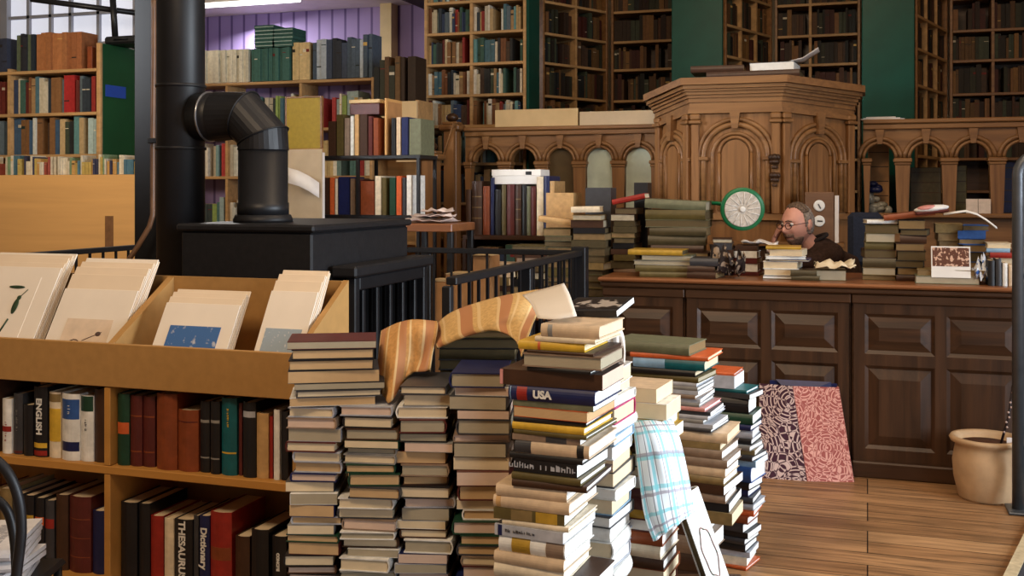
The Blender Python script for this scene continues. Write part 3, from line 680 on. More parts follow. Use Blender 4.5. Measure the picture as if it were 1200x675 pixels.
def text_mesh(s, size, m, bold=False):
    k = (s, size, m.name)
    if k in _tx: return _tx[k]
    if s[0] == '~':                # lettering too blurred to read: a row of glyph-like strokes
        r = random.Random(s+str(size)); n = int(s[1:]); mb = MB(); w = size*.62
        for i in range(n):
            if r.random() < .12 and 0 < i < n-1: continue
            x = (i-n/2)*w; h = size*r.choice([.5, .5, .68]); y0 = -size*.25
            mb.box((x, y0, 0), (x+w*.2, y0+h, .0004))
            q = r.random()
            if q < .6: mb.box((x+w*.55, y0, 0), (x+w*.75, y0+h*.8, .0004))
            if q < .75: mb.box((x+w*.2, y0+h*r.choice([0, .4, .75]), 0), (x+w*.6, y0+h*.9*r.choice([.2, .55, 1]), .0004))
        me = mb.mesh('marks', m); _tx[k] = me; return me
    cu = bpy.data.curves.new('t', 'FONT'); cu.body = s; cu.size = size; cu.extrude = .0003; cu.align_x = 'CENTER'; cu.align_y = 'CENTER'; cu.offset = .0012 if bold else .0004
    o = bpy.data.objects.new('t', cu); COL.objects.link(o); bpy.context.view_layer.update()
    me = bpy.data.meshes.new_from_object(o.evaluated_get(bpy.context.evaluated_depsgraph_get())); bpy.data.objects.remove(o)
    me.materials.clear(); me.materials.append(m); _tx[k] = me; return me
def book(L, W, T, cov, pg, hard=True, label=None, group=None, band=None, text=None, cat='book', covm=None):
    t = thing('book', label, cat, group=group)
    c = .0028 if hard else .001; o = .0035 if hard else .0006
    n = 6; b = (.16*T if hard else .01*T)
    outer = [(W, 0)]+[(-b*math.sin(PI*k/n), T*k/n) for k in range(n+1)]+[(W, T)]
    inner = [(W, c)]+[(c-b*math.sin(PI*k/n)*.8, c+(T-2*c)*k/n) for k in range(n+1)]+[(W, T-c)]
    vs = []; fs = []; q = len(outer)
    for x in (-L/2, L/2):
        vs += [(x, *p) for p in outer]+[(x, *p) for p in inner]
    O0, I0, O1, I1 = 0, q, 2*q, 3*q
    for i in range(q-1):
        fs += [(O0+i, O1+i, O1+i+1, O0+i+1), (I0+i, I0+i+1, I1+i+1, I1+i), (O0+i, O0+i+1, I0+i+1, I0+i), (O1+i, I1+i, I1+i+1, O1+i+1)]
    fs += [(O0, I0, I1, O1), (O0+q-1, O1+q-1, I1+q-1, I0+q-1)]
    fs = [tuple(reversed(f)) for f in fs]
    m = MB(); m.add(vs, fs); m.build('cover', covm or cmat(cov), t)
    m = MB(); m.box((-L/2+o, c*.5, c+.0002), (L/2-o, W-o, T-c-.0002)); m.build('pages', pmat(pg), t)
    for bd in (band or []):          # (from, to along the spine 0 bottom .. 1 top, colour)
        x0 = (bd[0]-.5)*L; x1 = (bd[1]-.5)*L; e = .0008; k0 = .0006
        o2 = [(-b*math.sin(PI*k/n)-e, T*k/n*.96+T*.02) for k in range(n+1)]; i2 = [(y+e*.9, z) for y, z in o2]
        vs = [(x0, *p) for p in o2]+[(x1, *p) for p in o2]; h = n+1
        vs += [(x0, *p) for p in i2]+[(x1, *p) for p in i2]
        fs = [(i+1, h+i+1, h+i, i) for i in range(n)]+[(2*h+i, 3*h+i, 3*h+i+1, 2*h+i+1) for i in range(n)]+[(0, h, 3*h, 2*h), (n, 2*h+n, 3*h+n, h+n)]
        fs += [(i, 2*h+i, 2*h+i+1, i+1) for i in range(n)]+[(h+i+1, 3*h+i+1, 3*h+i, h+i) for i in range(n)]
        m = MB(); m.add(vs, fs); m.build('spine_label', cmat(bd[2]), t)
    for tx in (text or []):           # (string, size, position 0..1, colour, flip for upright)
        me = text_mesh(tx[0], tx[1], cmat(tx[3]), tx[1] > .012); o_ = obj('spine_title', me, t)
        R = Matrix.Rotation(PI/2, 4, 'X') if not tx[4] else Matrix.Rotation(PI/2, 4, 'X') @ Matrix.Rotation(PI, 4, 'Z')
        o_.matrix_local = Matrix.Translation(((tx[2]-.5)*L, -b-.0012, T/2)) @ R
    return t
def lay(t, fp, yaw, face, L, W):   # lying flat: front face centre at fp
    a = yaw+{'spine': 0, 'fore': PI, 'head': PI/2, 'tail': -PI/2}[face]
    back = Vector((-math.sin(yaw), math.cos(yaw), 0)); d = W/2 if face in ('spine', 'fore') else L/2
    c = Vector(fp)+back*d; off_ = Matrix.Rotation(a, 3, 'Z') @ Vector((0, W/2, 0))
    t.location = c-off_; t.rotation_euler = (0, 0, a)
def laym(fp, yaw, face, L, W):
    a = yaw+{'spine': 0, 'fore': PI, 'head': PI/2, 'tail': -PI/2}[face]
    back = Vector((-math.sin(yaw), math.cos(yaw), 0)); d = W/2 if face in ('spine', 'fore') else L/2
    return Matrix.Translation(Vector(fp)+back*d-Matrix.Rotation(a, 3, 'Z') @ Vector((0, W/2, 0))) @ Matrix.Rotation(a, 4, 'Z')
def stuffbook(fp, yaw, face, L, W, T, cov, pg, M=None):
    M = M or laym(fp, yaw, face, L, W); c = lin(CNAMES[cov]); p = lin(PGS[pg]); e = .003
    BK.box((-L/2, 0, 0), (L/2, W, e), M, c); BK.box((-L/2, 0, T-e), (L/2, W, T), M, c); BK.box((-L/2, -.003, e*.3), (L/2, e, T-e*.3), M, c)
    BK.box((-L/2+.004, e, e), (L/2-.004, W-.004, T-e), M, p)
UPR = Matrix.Rotation(-PI/2, 4, 'Y')
def stand(t, p, T, L, yaw=0, lean=0):   # upright: p = bottom right corner of the spine seen from the front? -> left x
    # local x->Z, z->-X : spine occupies X from -T..0, so shift right by T
    M = Matrix.Translation(p) @ Matrix.Rotation(yaw, 4, 'Z') @ Matrix.Rotation(lean, 4, 'Y') @ Matrix.Translation((T, 0, L/2)) @ UPR
    t.matrix_world = M
ORD = ['topmost', 'second', 'third', 'fourth', 'fifth', 'sixth', 'seventh', 'eighth', 'ninth', 'tenth', 'eleventh', 'twelfth', 'thirteenth', 'fourteenth', 'fifteenth', 'sixteenth', 'seventeenth', 'eighteenth', 'nineteenth', 'twentieth']
def ordn(i):
    if i < 20: return ORD[i]
    u = ['', 'first']+ORD[1:9]
    tens = {2: 'twenty', 3: 'thirty', 4: 'forty'}[(i+1)//10]; k = (i+1) % 10
    return {2: 'twentieth', 3: 'thirtieth', 4: 'fortieth'}[(i+1)//10] if k == 0 else tens+'-'+u[k]
def stack(phrase, group, px, wpx, D, ytop, zbase, yaw, face, covs, pgs, seed, trange=(.018, .036), depth=.2, jit=.006, yj=.05, hard=.75, spec=None, edge='centre', drift=0, wj=.08, first=0, stuff=False):
    """Pile of books lying flat; the middle of its front face seen at px, at depth D, top seen at ytop."""
    r = random.Random(seed); P = pD(px, ytop, D); zt = P.z; bx = Vector((math.cos(yaw), math.sin(yaw), 0)); mpp = D/FL
    cs = math.cos(yaw-CAMYAW); wid = wpx*mpp/max(.5, abs(cs))
    lst = []
    if spec: lst = list(spec)
    tot = zt-zbase; used = sum(s[0] for s in lst)
    while used < tot-.008:
        T = r.uniform(*trange)
        if tot-used-T < .012: T = tot-used
        lst.append((T, None, None, None, 0, None, None)); used += T
    over = used-tot
    if lst: k = lst[-1]; lst[-1] = (max(.01, k[0]-over),)+tuple(k[1:])
    z = zt; out = []
    for i, s in enumerate(lst):
        T, cov, pg, fc, dx, band, text = (tuple(s)+(None,)*7)[:7]
        z -= T
        cov = cov or r.choice(covs); pg = pg or r.choice(pgs); fc = fc or (r.choice(face) if isinstance(face, (list, tuple)) else face)
        w = wid*(1+r.uniform(-wj, wj))*(s[7] if len(s) > 7 else 1); dp = depth*(1+r.uniform(-.12, .12))
        L, W = (w, dp) if fc in ('spine', 'fore') else (dp, w)
        hd = r.random() < hard
        j = r.uniform(-jit, jit)+(dx or 0)*mpp+drift*(zt-z)
        f = Vector((P.x, P.y, z+.0003))+bx*j+Vector((-bx.y, bx.x, 0))*r.uniform(0, jit*1.6); yy = yaw+r.uniform(-yj, yj)
        if stuff: stuffbook(f, yy, fc, L, W, T-.0006, cov, pg); continue
        adj = {'fore': '%s-paged' % pg, 'head': '%s-paged' % pg, 'tail': '%s-paged' % pg, 'spine': cov+' spined'}[fc]
        lab = '%s %s, %s from top of %s' % (adj, 'book' if hd else 'paperback', ordn(i+first), phrase) if i+first else '%s %s, topmost of %s' % (adj, 'book' if hd else 'paperback', phrase)
        t = book(L, W, T-.0006, cov, pg, hd, lab, group, band, text)
        lay(t, f, yy, fc, L, W); out.append(t)
    return out
TZ = .5
# low table that carries the front stacks (below the picture)
Mt = Matrix.Translation(FW*2.62) @ Matrix.Rotation(CAMYAW, 4, 'Z')
t = thing('low_table', 'low dark table carrying the front book stacks', 'table', (FW*2.62).to_tuple(), CAMYAW)
m = MB(); m.bbox((-.57, -.42, TZ-.03), (.285, .48, TZ-.0005), .005); m.build('table_top', OAKD, t)
for sx in (-.53, .25):
    for sy in (-.36, .44): m = MB(); m.bbox((sx-.025, sy-.025, 0), (sx+.025, sy+.025, TZ-.031), .004); m.build('leg', OAKD, t)
TB = .38
t = thing('low_bench', 'low dark bench beside the front table, under the towel stack', 'bench', (FW*2.85+RT*.5).to_tuple(), CAMYAW)
m = MB(); m.bbox((-.165, -.25, TB-.03), (.17, .27, TB-.0005), .005); m.build('bench_top', OAKD, t)
for sx in (-.13, .13):
    for sy in (-.2, .22): m = MB(); m.bbox((sx-.02, sy-.02, 0), (sx+.02, sy+.02, TB-.031), .004); m.build('leg', OAKD, t)
PG1 = ['cream', 'pinkish', 'cream', 'tan', 'greyish', 'pinkish', 'cream', 'tan', 'greyish']
CV1 = ['dark brown', 'black', 'charcoal', 'navy', 'oxblood', 'white', 'grey', 'taupe', 'dark green', 'white', 'silver']
Y1 = CAMYAW-.02
GF = 'books in the pale front stacks'
stack('the stack beside the print bins', GF, 366, 58, 2.62, 478, TZ, Y1-.03, ['tail', 'head', 'head'], CV1, PG1, 11, (.019, .033), .2, .010, drift=.0, yj=.06)
stack('the second stack from the print bins', GF, 432, 62, 2.60, 478, TZ, Y1-.06, ['head', 'tail', 'head'], CV1, PG1, 12, (.017, .034), .2, .014, yj=.09)
zt2 = pD(434, 478, 2.60).z
stack('the wide pile bridging two stacks', GF, 390, 99, 2.62, 400, max(pD(368, 478, 2.62).z, zt2), Y1+.16, 'fore', ['charcoal', 'black', 'white', 'dark brown'], ['tan', 'greyish', 'tan'], 13, (.022, .028), .15, .004, yj=.02,
      spec=[(.019, 'oxblood', 'greyish'), (.026, 'black', 'tan'), (.027, 'black', 'tan'), (.031, 'charcoal', 'tan'), (.017, 'black', 'greyish', None, 8), (.018, 'charcoal', 'cream', None, 8)])
stack('the third stack from the print bins', GF, 497, 57, 2.60, 453, TZ, Y1-.02, ['tail', 'head'], CV1, PG1, 14, (.019, .035), .2, .012, yj=.07)
stack('the fourth stack from the print bins', GF, 564, 66, 2.56, 438, TZ, Y1-.04, ['head', 'tail'], CV1, PG1, 15, (.02, .037), .2, .012, drift=0.02, yj=.07)
# stacks behind that carry the striped cloths
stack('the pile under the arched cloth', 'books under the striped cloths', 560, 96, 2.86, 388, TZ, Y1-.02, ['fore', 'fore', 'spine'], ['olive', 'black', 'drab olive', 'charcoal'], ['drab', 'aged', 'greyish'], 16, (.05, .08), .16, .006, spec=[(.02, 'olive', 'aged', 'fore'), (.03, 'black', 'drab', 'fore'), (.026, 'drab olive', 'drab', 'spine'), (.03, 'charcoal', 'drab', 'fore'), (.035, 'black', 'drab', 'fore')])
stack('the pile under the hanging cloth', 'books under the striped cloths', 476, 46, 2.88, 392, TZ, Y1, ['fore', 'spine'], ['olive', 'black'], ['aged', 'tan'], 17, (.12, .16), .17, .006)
# USA stack
YE = CAMYAW-math.radians(23); u = .00192
N = None
E = [(.029, 'beige', 'cream', 'spine', 24, [(.12, .2, 'grey')], N, .8), (.012, 'cream', 'cream', 'spine', 20, N, N, .85), (.02, 'yellow', 'cream', 'spine', 4, [(.3, .34, 'orange')], N, .9), (.007, 'dark brown', 'white', 'spine', 14, N, N, .9), (.031, 'taupe', 'greyish', 'fore', 14, N, N, 1.05), (.010, 'black', 'white', 'spine', 12, N, N, .9),
     (.036, 'dark brown', 'pinkish', 'spine', 2, [(.0, .03, 'pink')], N, 1.38), (.033, 'navy', 'white', 'spine', 2, [(.1, .22, 'red'), (.02, .028, 'pale blue')], [('USA', .024, .4, 'white', 0)], 1.18), (.014, 'grey-green', 'white', 'spine', 2, N, N, 1.1), (.024, 'orange', 'tan', 'fore', 2, N, N, 1.05), (.012, 'black', 'white', 'spine', 0),
     (.017, 'yellow', 'white', 'spine', -2, N, N, 1.05), (.011, 'olive', 'white', 'spine', 0, N, N, 1.05), (.014, 'taupe', 'white', 'spine', -4, [(.5, .8, 'charcoal')]), (.03, 'beige', 'white', 'spine', 0, [(0, .22, 'charcoal'), (.84, .93, 'black')]), (.014, 'black', 'white', 'spine', -4), (.030, 'black', 'white', 'spine', -6, N, [('~13', .021, .47, 'silver', 0)], .95),
     (.016, 'olive', 'white', 'spine', -2), (.016, 'dark brown', 'white', 'spine', 0), (.027, 'beige', 'white', 'spine', -22), (.028, 'beige', 'white', 'spine', -24, [(.04, .1, 'tan')], N, 1.05), (.026, 'olive', 'white', 'spine', -24, [(.25, .55, 'khaki'), (.6, .9, 'mustard')]), (.012, 'cream', 'white', 'spine', -20),
     (.026, 'silver', 'white', 'spine', -24, [(.05, .11, 'navy')], [('~11', .011, .38, 'charcoal', 0)]), (.036, 'white', 'white', 'spine', -24, [(.2, .48, 'mustard'), (.72, .98, 'taupe')]), (.028, 'beige', 'white', 'spine', -24), (.03, 'cream', 'white', 'spine', -24)]
stack('the USA book stack', 'books in the tall spine-out stack', 643, 82, 2.42, 380, TZ, YE, 'spine', CV1, ['white'], 21, (.06, .08), .19, .005, spec=E, yj=.035, wj=.05)
# stacks right behind it: white page blocks turned to the window
PGW = ['white', 'white', 'cream']
stack('the stack behind the USA book stack', 'books in the stacks behind the tall spine-out stack', 672, 88, 2.68, 432, TZ, YE, ['spine', 'fore', 'fore', 'head'], ['white', 'cream', 'silver', 'beige', 'magenta', 'white', 'pale blue', 'charcoal', 'white'], PGW, 22, (.024, .042), .17, .007, yj=.05)
stack('the stack two behind the USA book stack', 'books in the stacks behind the tall spine-out stack', 698, 52, 2.92, 470, TZ, YE, ['spine', 'head'], ['khaki', 'dark brown', 'beige', 'pale blue', 'mustard', 'silver', 'charcoal'], PGW, 23, (.024, .042), .15, .006, yj=.04)
zt = stack('the stack under the teal plaid towel', 'books in the stack under the plaid towel', 750, 52, 2.97, 455, TB, YE, ['spine', 'spine', 'fore'], ['rust brown', 'dark green', 'mustard', 'oxblood', 'cream', 'dark brown'], PGW, 24, (.022, .04), .17, .005, yj=.03,
      spec=[(.040, 'beige', 'cream', 'fore', -8), (.044, 'white', 'cream', 'fore', 0)])
# magazine-topped stack and the far floor stack, both on the floor
HS = [(.036, 'grey-green', 'aged', 'spine', -22), (.016, 'orange', 'cream', 'spine', 0), (.034, 'teal', 'cream', 'spine', 2, [(0, .45, 'pale blue')]), (.02, 'black', 'cream', 'spine', -8), (.02, 'olive', 'greyish', 'spine', -4)]+[(.0135, c, 'white', 'spine', dx) for c, dx in zip(['silver', 'grey', 'silver', 'taupe', 'silver', 'grey', 'pink', 'charcoal', 'silver', 'grey', 'silver', 'charcoal'], [-8, -8, -6, -8, -7, -7, 0, 2, 4, 2, 6, 4])]
HS += [(.034, 'beige', 'cream', 'spine', 24), (.022, 'khaki', 'cream', 'spine', 20), (.03, 'taupe', 'white', 'spine', 22), (.028, 'taupe', 'white', 'spine', 22), (.032, 'beige', 'white', 'spine', 22), (.026, 'khaki', 'white', 'spine', 22), (.03, 'dark brown', 'white', 'spine', 24), (.03, 'taupe', 'white', 'spine', 26), (.03, 'black', 'white', 'spine', 26), (.04, 'khaki', 'cream', 'spine', 26)]
stack('the magazine-topped stack on the floor', 'books in the magazine-topped stack', 782, 82, 3.62, 403, .0015, YE-.05, 'spine', ['taupe', 'beige', 'dark brown'], ['white', 'cream'], 25, (.05, .06), .2, .005, spec=HS, yj=.05)
IS = [(.012, 'orange', 'white', 'spine', -14), (.05, 'silver', 'white', 'spine', -16), (.014, 'teal', 'white', 'spine', 0), (.02, 'charcoal', 'white', 'spine', 4), (.06, 'black', 'white', 'spine', 4), (.042, 'dark green', 'white', 'spine', 6), (.022, 'navy', 'white', 'spine', 8), (.034, 'silver', 'white', 'spine', 6), (.024, 'black', 'white', 'spine', 6), (.02, 'grey', 'white', 'spine', 6), (.02, 'khaki', 'white', 'spine', 6), (.02, 'charcoal', 'white', 'spine', 8), (.026, 'pale blue', 'white', 'spine', 10), (.06, 'blue', 'white', 'spine', 8), (.03, 'black', 'white', 'spine', 6), (.03, 'navy', 'white', 'spine', 6), (.026, 'charcoal', 'white', 'spine', 6), (.024, 'silver', 'white', 'spine', 8), (.026, 'orange', 'white', 'spine', 6), (.03, 'rust brown', 'white', 'spine', 6)]
stack('the floor stack nearest the patterned bag', 'books in the far floor stack', 846, 50, 4.25, 437, .0015, YE-.12, 'spine', ['black', 'charcoal', 'silver', 'cream', 'orange'], ['white'], 26, (.022, .036), .16, .007, spec=IS, yj=.1)
# ---------------------------------------------------------------- print unit (bins above, shelves below)
DY, DB = 2.85, 3.2; DXr, DXm, DXl = -1.64, -2.33, -3.1
t = thing('print_display', 'tan wooden display unit with print bins above two book shelves', 'display unit', (DXl, DY, 0)); O = Vector((DXl, DY, 0)); W = DXr-DXl
def prof(x0, x1): return [(0.0, .0), (DB-DY, 0), (DB-DY, 1.2), (.02, 1.006), (0, 1.0)]
m = MB(); m.prism([(.018, .02), (DB-DY, .02), (DB-DY, 1.2), (.018, 1.0)], W-.02, W, 'x'); m.build('end_panel', MDF, t)
m = MB(); m.prism([(.018, .02), (DB-DY, .02), (DB-DY, 1.2), (.018, 1.0)], 0, .02, 'x'); m.build('end_panel', MDF, t)
m = MB(); m.prism([(.0185, .872), (DB-DY-.013, .872), (DB-DY-.013, 1.195), (.0185, 1.0)], DXm-DXl-.013, DXm-DXl+.013, 'x'); m.build('bin_divider', MDF, t)
m = MB(); m.bbox((-.004, 0, .866), (W+.002, .018, 1.006), .002); m.build('front_board', MDF, t)
m = MB(); m.box((.0205, DB-DY-.012, .02), (W-.0205, DB-DY, 1.198)); m.build('back_panel', MDF, t)
m = MB(); m.box((.0205, .0185, .864), (W-.0205, DB-DY-.0125, .871)); m.build('bin_floor', MDF, t)
for z in (.61, .235): m = MB(); m.bbox((.0205, .002, z-.026), (W-.0205, DB-DY-.0125, z), .002); m.build('shelf', MDFE, t)
for a, b in ((.611, .863), (.236, .583), (0, .208)): m = MB(); m.bbox((DXm-DXl-.012, .004, a), (DXm-DXl+.012, DB-DY-.013, b), .002); m.build('divider', MDFE, t)
m = MB(); m.box((.0, .03, 0), (W, .05, .19)); m.build('plinth', MDF, t)
SH1, SH2 = .6105, .2355
def shelf_row(rows, zs, where, Yf, grp):
    for i, (x0, x1, ytop, cov, band, text, desc) in enumerate(rows):
        yf = Yf+(i % 3)*.004
        a, b = atX(x0, yf), atX(x1, yf); T = b-a-.0012
        zt = pY((x0+x1)/2, ytop, yf).z; L = min(zt-zs-.0005, .2500)
        lab = desc+' '+where
        bk = book(L, .2, T, cov, 'cream', True, lab, grp, band, text)
        stand(bk, (a, yf, zs), T, L)
G1 = 'books on the upper shelf under the print bins'; G2 = 'books on the lower shelf under the print bins'
shelf_row([(-14, -3, 440, 'dark brown', None, None, 'dark brown book at the frame edge'), (3, 14, 467, 'white', [(.4, .5, 'red')], [('~9', .012, .4, 'red', 1)], 'white reference book with red lettering'), (16, 27, 461, 'charcoal', [(.02, .06, 'oxblood')], [('~12', .010, .55, 'grey', 1)], 'charcoal book with thin grey title beside the white one'),
  (28, 39, 474, 'black', None, None, 'short plain black book'), (40, 56, 453, 'black', [(.02, .09, 'red'), (.13, .2, 'yellow')], [('ENGLISH', .031, .58, 'white', 1)], 'black book titled ENGLISH'), (58, 72, 459, 'cream', [(.25, .75, 'yellow'), (.85, .97, 'khaki')], None, 'cream and yellow book'),
  (73, 94, 461, 'white', [(.62, .92, 'blue'), (.14, .28, 'navy')], [('~3', .016, .76, 'white', 1)], 'thick white book with blue bands'), (95, 110, 463, 'white', [(.76, .99, 'dark green')], [('~5', .012, .55, 'charcoal', 1)], 'white book with dark green top'), (111, 126, 456, 'dark brown', None, None, 'plain dark brown book next to the divider')], SH1, 'on the upper shelf', DY+.03, G1)
shelf_row([(138, 152, 461, 'dark green', [(.44, .6, 'orange')], None, 'dark green book with an orange label'), (153, 167, 463, 'oxblood', [(.2, .22, 'rust brown'), (.7, .72, 'rust brown')], None, 'first of two matching oxblood volumes'), (168, 182, 464, 'oxblood', [(.2, .22, 'rust brown'), (.7, .72, 'rust brown')], None, 'second of two matching oxblood volumes'),
  (184, 208, 461, 'rust brown', None, None, 'tall rust brown book'), (209, 233, 480, 'rust brown', [(.8, .82, 'oxblood')], None, 'shorter rust brown book'), (235, 246, 470, 'black', [(.7, .74, 'grey'), (.2, .22, 'grey')], None, 'first of a banded black pair'), (247, 258, 470, 'black', [(.7, .74, 'grey'), (.2, .22, 'grey')], None, 'second of a banded black pair'),
  (260, 278, 466, 'teal', [(.28, .30, 'yellow')], [('~5', .010, .80, 'yellow', 1), ('~5', .010, .68, 'yellow', 1)], 'teal book with yellow lettering'), (280, 284, 472, 'oxblood', None, None, 'very thin oxblood book'), (285, 300, 471, 'black', [(.8, .88, 'silver')], None, 'black book with a silver crest'), (301, 315, 484, 'tan', None, None, 'plain tan book'), (316, 320, 488, 'red', None, None, 'thin red book'), (321, 328, 480, 'white', None, None, 'slim white book'), (330, 338, 482, 'black', None, None, 'black book at the end')], SH1, 'on the upper shelf', DY+.03, G1)
shelf_row([(-18, -2, 575, 'oxblood', None, None, 'oxblood volume at the frame edge'), (0, 14, 572, 'khaki', None, None, 'khaki volume behind the black chair'), (15, 27, 578, 'charcoal', None, None, 'charcoal volume behind the newspapers'), (28, 40, 580, 'black', [(.62, .72, 'mustard')], None, 'black volume with a mustard band'), (41, 52, 583, 'black', [(.6, .72, 'orange')], None, 'black volume with an orange band'), (53, 64, 586, 'charcoal', [(.58, .72, 'red')], None, 'charcoal volume with a red band'), (66, 80, 578, 'dark brown', None, None, 'dark brown tome beside the banded set'), (82, 107, 575, 'oxblood', [(.2, .21, 'rust brown'), (.45, .46, 'rust brown'), (.7, .71, 'rust brown')], None, 'broad oxblood tome with ribbed spine'), (109, 124, 598, 'navy', None, None, 'shorter navy book by the divider')], SH2, 'on the lower shelf', DY+.05, G2)
shelf_row([(142, 161, 586, 'black', None, None, 'first large black volume'), (163, 176, 588, 'black', None, None, 'second large black volume'), (177, 192, 604, 'red', None, None, 'plain red book beside the black volumes'), (193, 204, 607, 'cream', None, None, 'slim cream book'), (205, 226, 608, 'black', None, [('THESAURUS', .034, .55, 'white', 1)], 'black book titled THESAURUS'), (227, 233, 604, 'charcoal', None, None, 'thin charcoal book'), (234, 246, 604, 'navy', None, [('Dictionary', .031, .56, 'white', 1)], 'navy book titled Dictionary'), (247, 272, 598, 'red', [(.4, .56, 'rust brown')], None, 'thick red dictionary'), (276, 293, 628, 'dark brown', None, None, 'low dark brown book'), (295, 315, 620, 'black', None, None, 'low black book'), (319, 336, 628, 'black', None, [('CONCISE', .013, .6, 'white', 1)], 'black book titled CONCISE')], SH2, 'on the lower shelf', DY+.05, G2)
# ---------------------------------------------------------------- prints in the bins
MATB = mat('mat_board', (232, 212, 186), scale=6, var=.04, rough=.35, spec=.5, coat=.3)
MATB2 = mat('mat_board_pale', (238, 226, 210), scale=6, var=.04, rough=.3, spec=.5, coat=.3)
def prints(where, desc, x0, x1, n, yf, yr, zt_f, zt_r, pic, grp):
    """n mounted prints leaning back; x0..x1 pixel span of the front one."""
    for i in range(n):
        k = i/max(1, n-1); Yb = DY+.028; lean = math.radians(30)
        xa = atX(x0, DY+.03)+.006*k; w = atX(x1, DY+.03)-atX(x0, DY+.03)-.006
        kk = k**.3 if k else 0; H = ((zt_f+(zt_r-zt_f)*kk)-.874)/math.cos(lean)
        H *= 1-(.03 if i % 2 else 0)*(i > 0)
        lab = (desc if i == 0 else desc.split(' with ')[0])+', '+(('foremost ' if i == 0 else ('hindmost ' if i == n-1 else ORD[i]+' from the front '))+'in '+where)
        t = thing('art_print', lab, 'print', (xa, Yb+i*.0075, .8745), 0, grp); t.rotation_euler = (-lean, 0, 0)
        m = MB(); m.bbox((0, 0, 0), (w, .0045, H), .001); m.build('mat_board', MATB2 if i % 3 == 0 else MATB, t)
        if i == 0 and pic:
            m = MB(); a, b, c, d_ = pic[1]; m.box((w*a, -.0012, H*c), (w*b, -.0001, H*d_)); m.build('picture', pic[0], t)
        if i == 0 and pic and len(pic) > 2: pic[2](t, w, H)
BIRD = mat('bird_ink', (48, 66, 44), scale=30)
def bird(t, w, H):
    m = MB(); m.ball((w*.62, -.003, H*.62), (.012, .002, .03)); m.ball((w*.55, -.003, H*.80), (.035, .002, .006), Matrix.Identity(4)); m.ball((w*.63, -.003, H*.70), (.009, .002, .009))
    m.tube([(w*.63, -.003, H*.7), (w*.70, -.003, H*.78)], .0012, 6); m.tube([(w*.6, -.003, H*.5), (w*.56, -.003, H*.38)], .003, 6); m.build('bird_drawing', BIRD, t)
def sprig(t, w, H):
    m = MB(); m.tube([(w*.35+.02*math.sin(k), -.002, H*.3+.018*k) for k in range(2)], .0016, 6); m.tube([(w*.4+.022*math.cos(k*.6), -.002, H*.38+.016*math.sin(k*.6)) for k in range(10)], .0018, 6, closed=False)
    m.ball((w*.68, -.002, H*.5), (.011, .002, .008)); m.tube([(w*.5, -.002, H*.42), (w*.72, -.002, H*.52)], .0012, 6); m.build('sprig_drawing', mat('sepia_ink', (92, 72, 66), scale=30), t)
GP = 'mounted prints in the bins'
prints('the bin group at the frame edge', 'pale mounted print with a bird drawing' , -72, 24, 7, 0, .16, 1.225, 1.27, (MATB2, (.2, .8, .2, .9), bird), GP)
prints('the group beside the bin divider', 'cream mounted print with a sprig drawing', 36, 126, 8, 0, .16, 1.158, 1.262, (mat('sepia_print', (222, 200, 176), scale=18, var=.1), (.2, .82, .18, .66), sprig), GP)
prints('the blue landscape group', 'cream mounted print with a blue landscape', 163, 254, 5, 0, .05, 1.125, 1.165, (mat('blue_landscape', (150, 120, 96), 'picture', rgb2=(64, 104, 160), scale=12), (.16, .84, .05, .72)), GP)
prints('the end group of the bins', 'buff mounted print with a grey landscape', 284, 343, 6, 0, .12, 1.173, 1.24, (mat('grey_landscape', (74, 84, 50), 'picture', rgb2=(150, 164, 176), scale=26), (.12, .88, .12, .62)), GP)
# ================================================================ the book-covered counter
def DYx(px, Y): s = (px-CXP)/FL; return Y/(FW.y+RT.y*s)
OLV = ['olive', 'drab olive', 'dark brown', 'olive', 'black', 'grey-green', 'khaki', 'taupe', 'drab olive', 'dark brown']
PGD = ['drab', 'aged', 'drab', 'greyish', 'aged']
GC = 'old books piled along the counter'
def cstack(phrase, px, w, Y, ytop, seed, zb=CZ+.001, stuff=False, covs=OLV, pgs=PGD, face=('spine', 'fore', 'spine', 'fore'), tr=(.03, .052), dp=.2, yaw=0, spec=None, jit=.012, group=GC, hard=1):
    return stack(phrase, group, px, w, DYx(px, Y), ytop, zb, yaw, face, covs, pgs, seed, tr, dp, jit, .12, hard, spec, wj=.1, stuff=stuff)
# side table behind the railing carrying the sloping heap
t = thing('side_table', 'plain side table behind the railing, buried under stacked books', 'table', (-2.33, 5.95, 0))
m = MB(); m.bbox((0, 0, .74), (.88, .62, .78), .006); m.build('table_top', OAKE, t)
for x in (.04, .84):
    for y in (.04, .58): m = MB(); m.bbox((x-.03, y-.03, 0), (x+.03, y+.03, .739), .004); m.build('leg', OAKD, t)
zt_ = .7815
GS = 'old books heaped on the side table'
cstack('the heap pile directly below the upright folios', 620, 36, 6.06, 288, 41, zt_, True, group=GS)
cstack('the slanting heap next to the white folder', 654, 34, 6.12, 268, 42, zt_, True, group=GS)
cstack('the middle pile of the slanting heap', 689, 36, 6.10, 252, 43, zt_, True, group=GS)
cstack('the low pile of the heap behind the railing bars', 580, 36, 6.02, 309, 44, zt_, True, group=GS, covs=['white', 'beige', 'khaki', 'dark brown'], pgs=['cream', 'tan'])
cstack('the counter pile just past the railing post', 730, 26, 6.22, 244, 45, stuff=True)
cstack('the tall pile of long counter ledgers', 793, 64, 6.2, 246, 46, tr=(.034, .06), dp=.25)
cstack('the low pile before the counter ledgers', 778, 62, 5.93, 293, 47, spec=[(.03, 'mustard', 'drab', 'spine', -10), (.03, 'grey-green', 'greyish', 'fore'), (.026, 'grey', 'greyish', 'fore')])
cstack('the small dark pile below the lamp arm', 823, 30, 5.9, 303, 48, covs=['dark brown', 'charcoal'], face=('spine',))
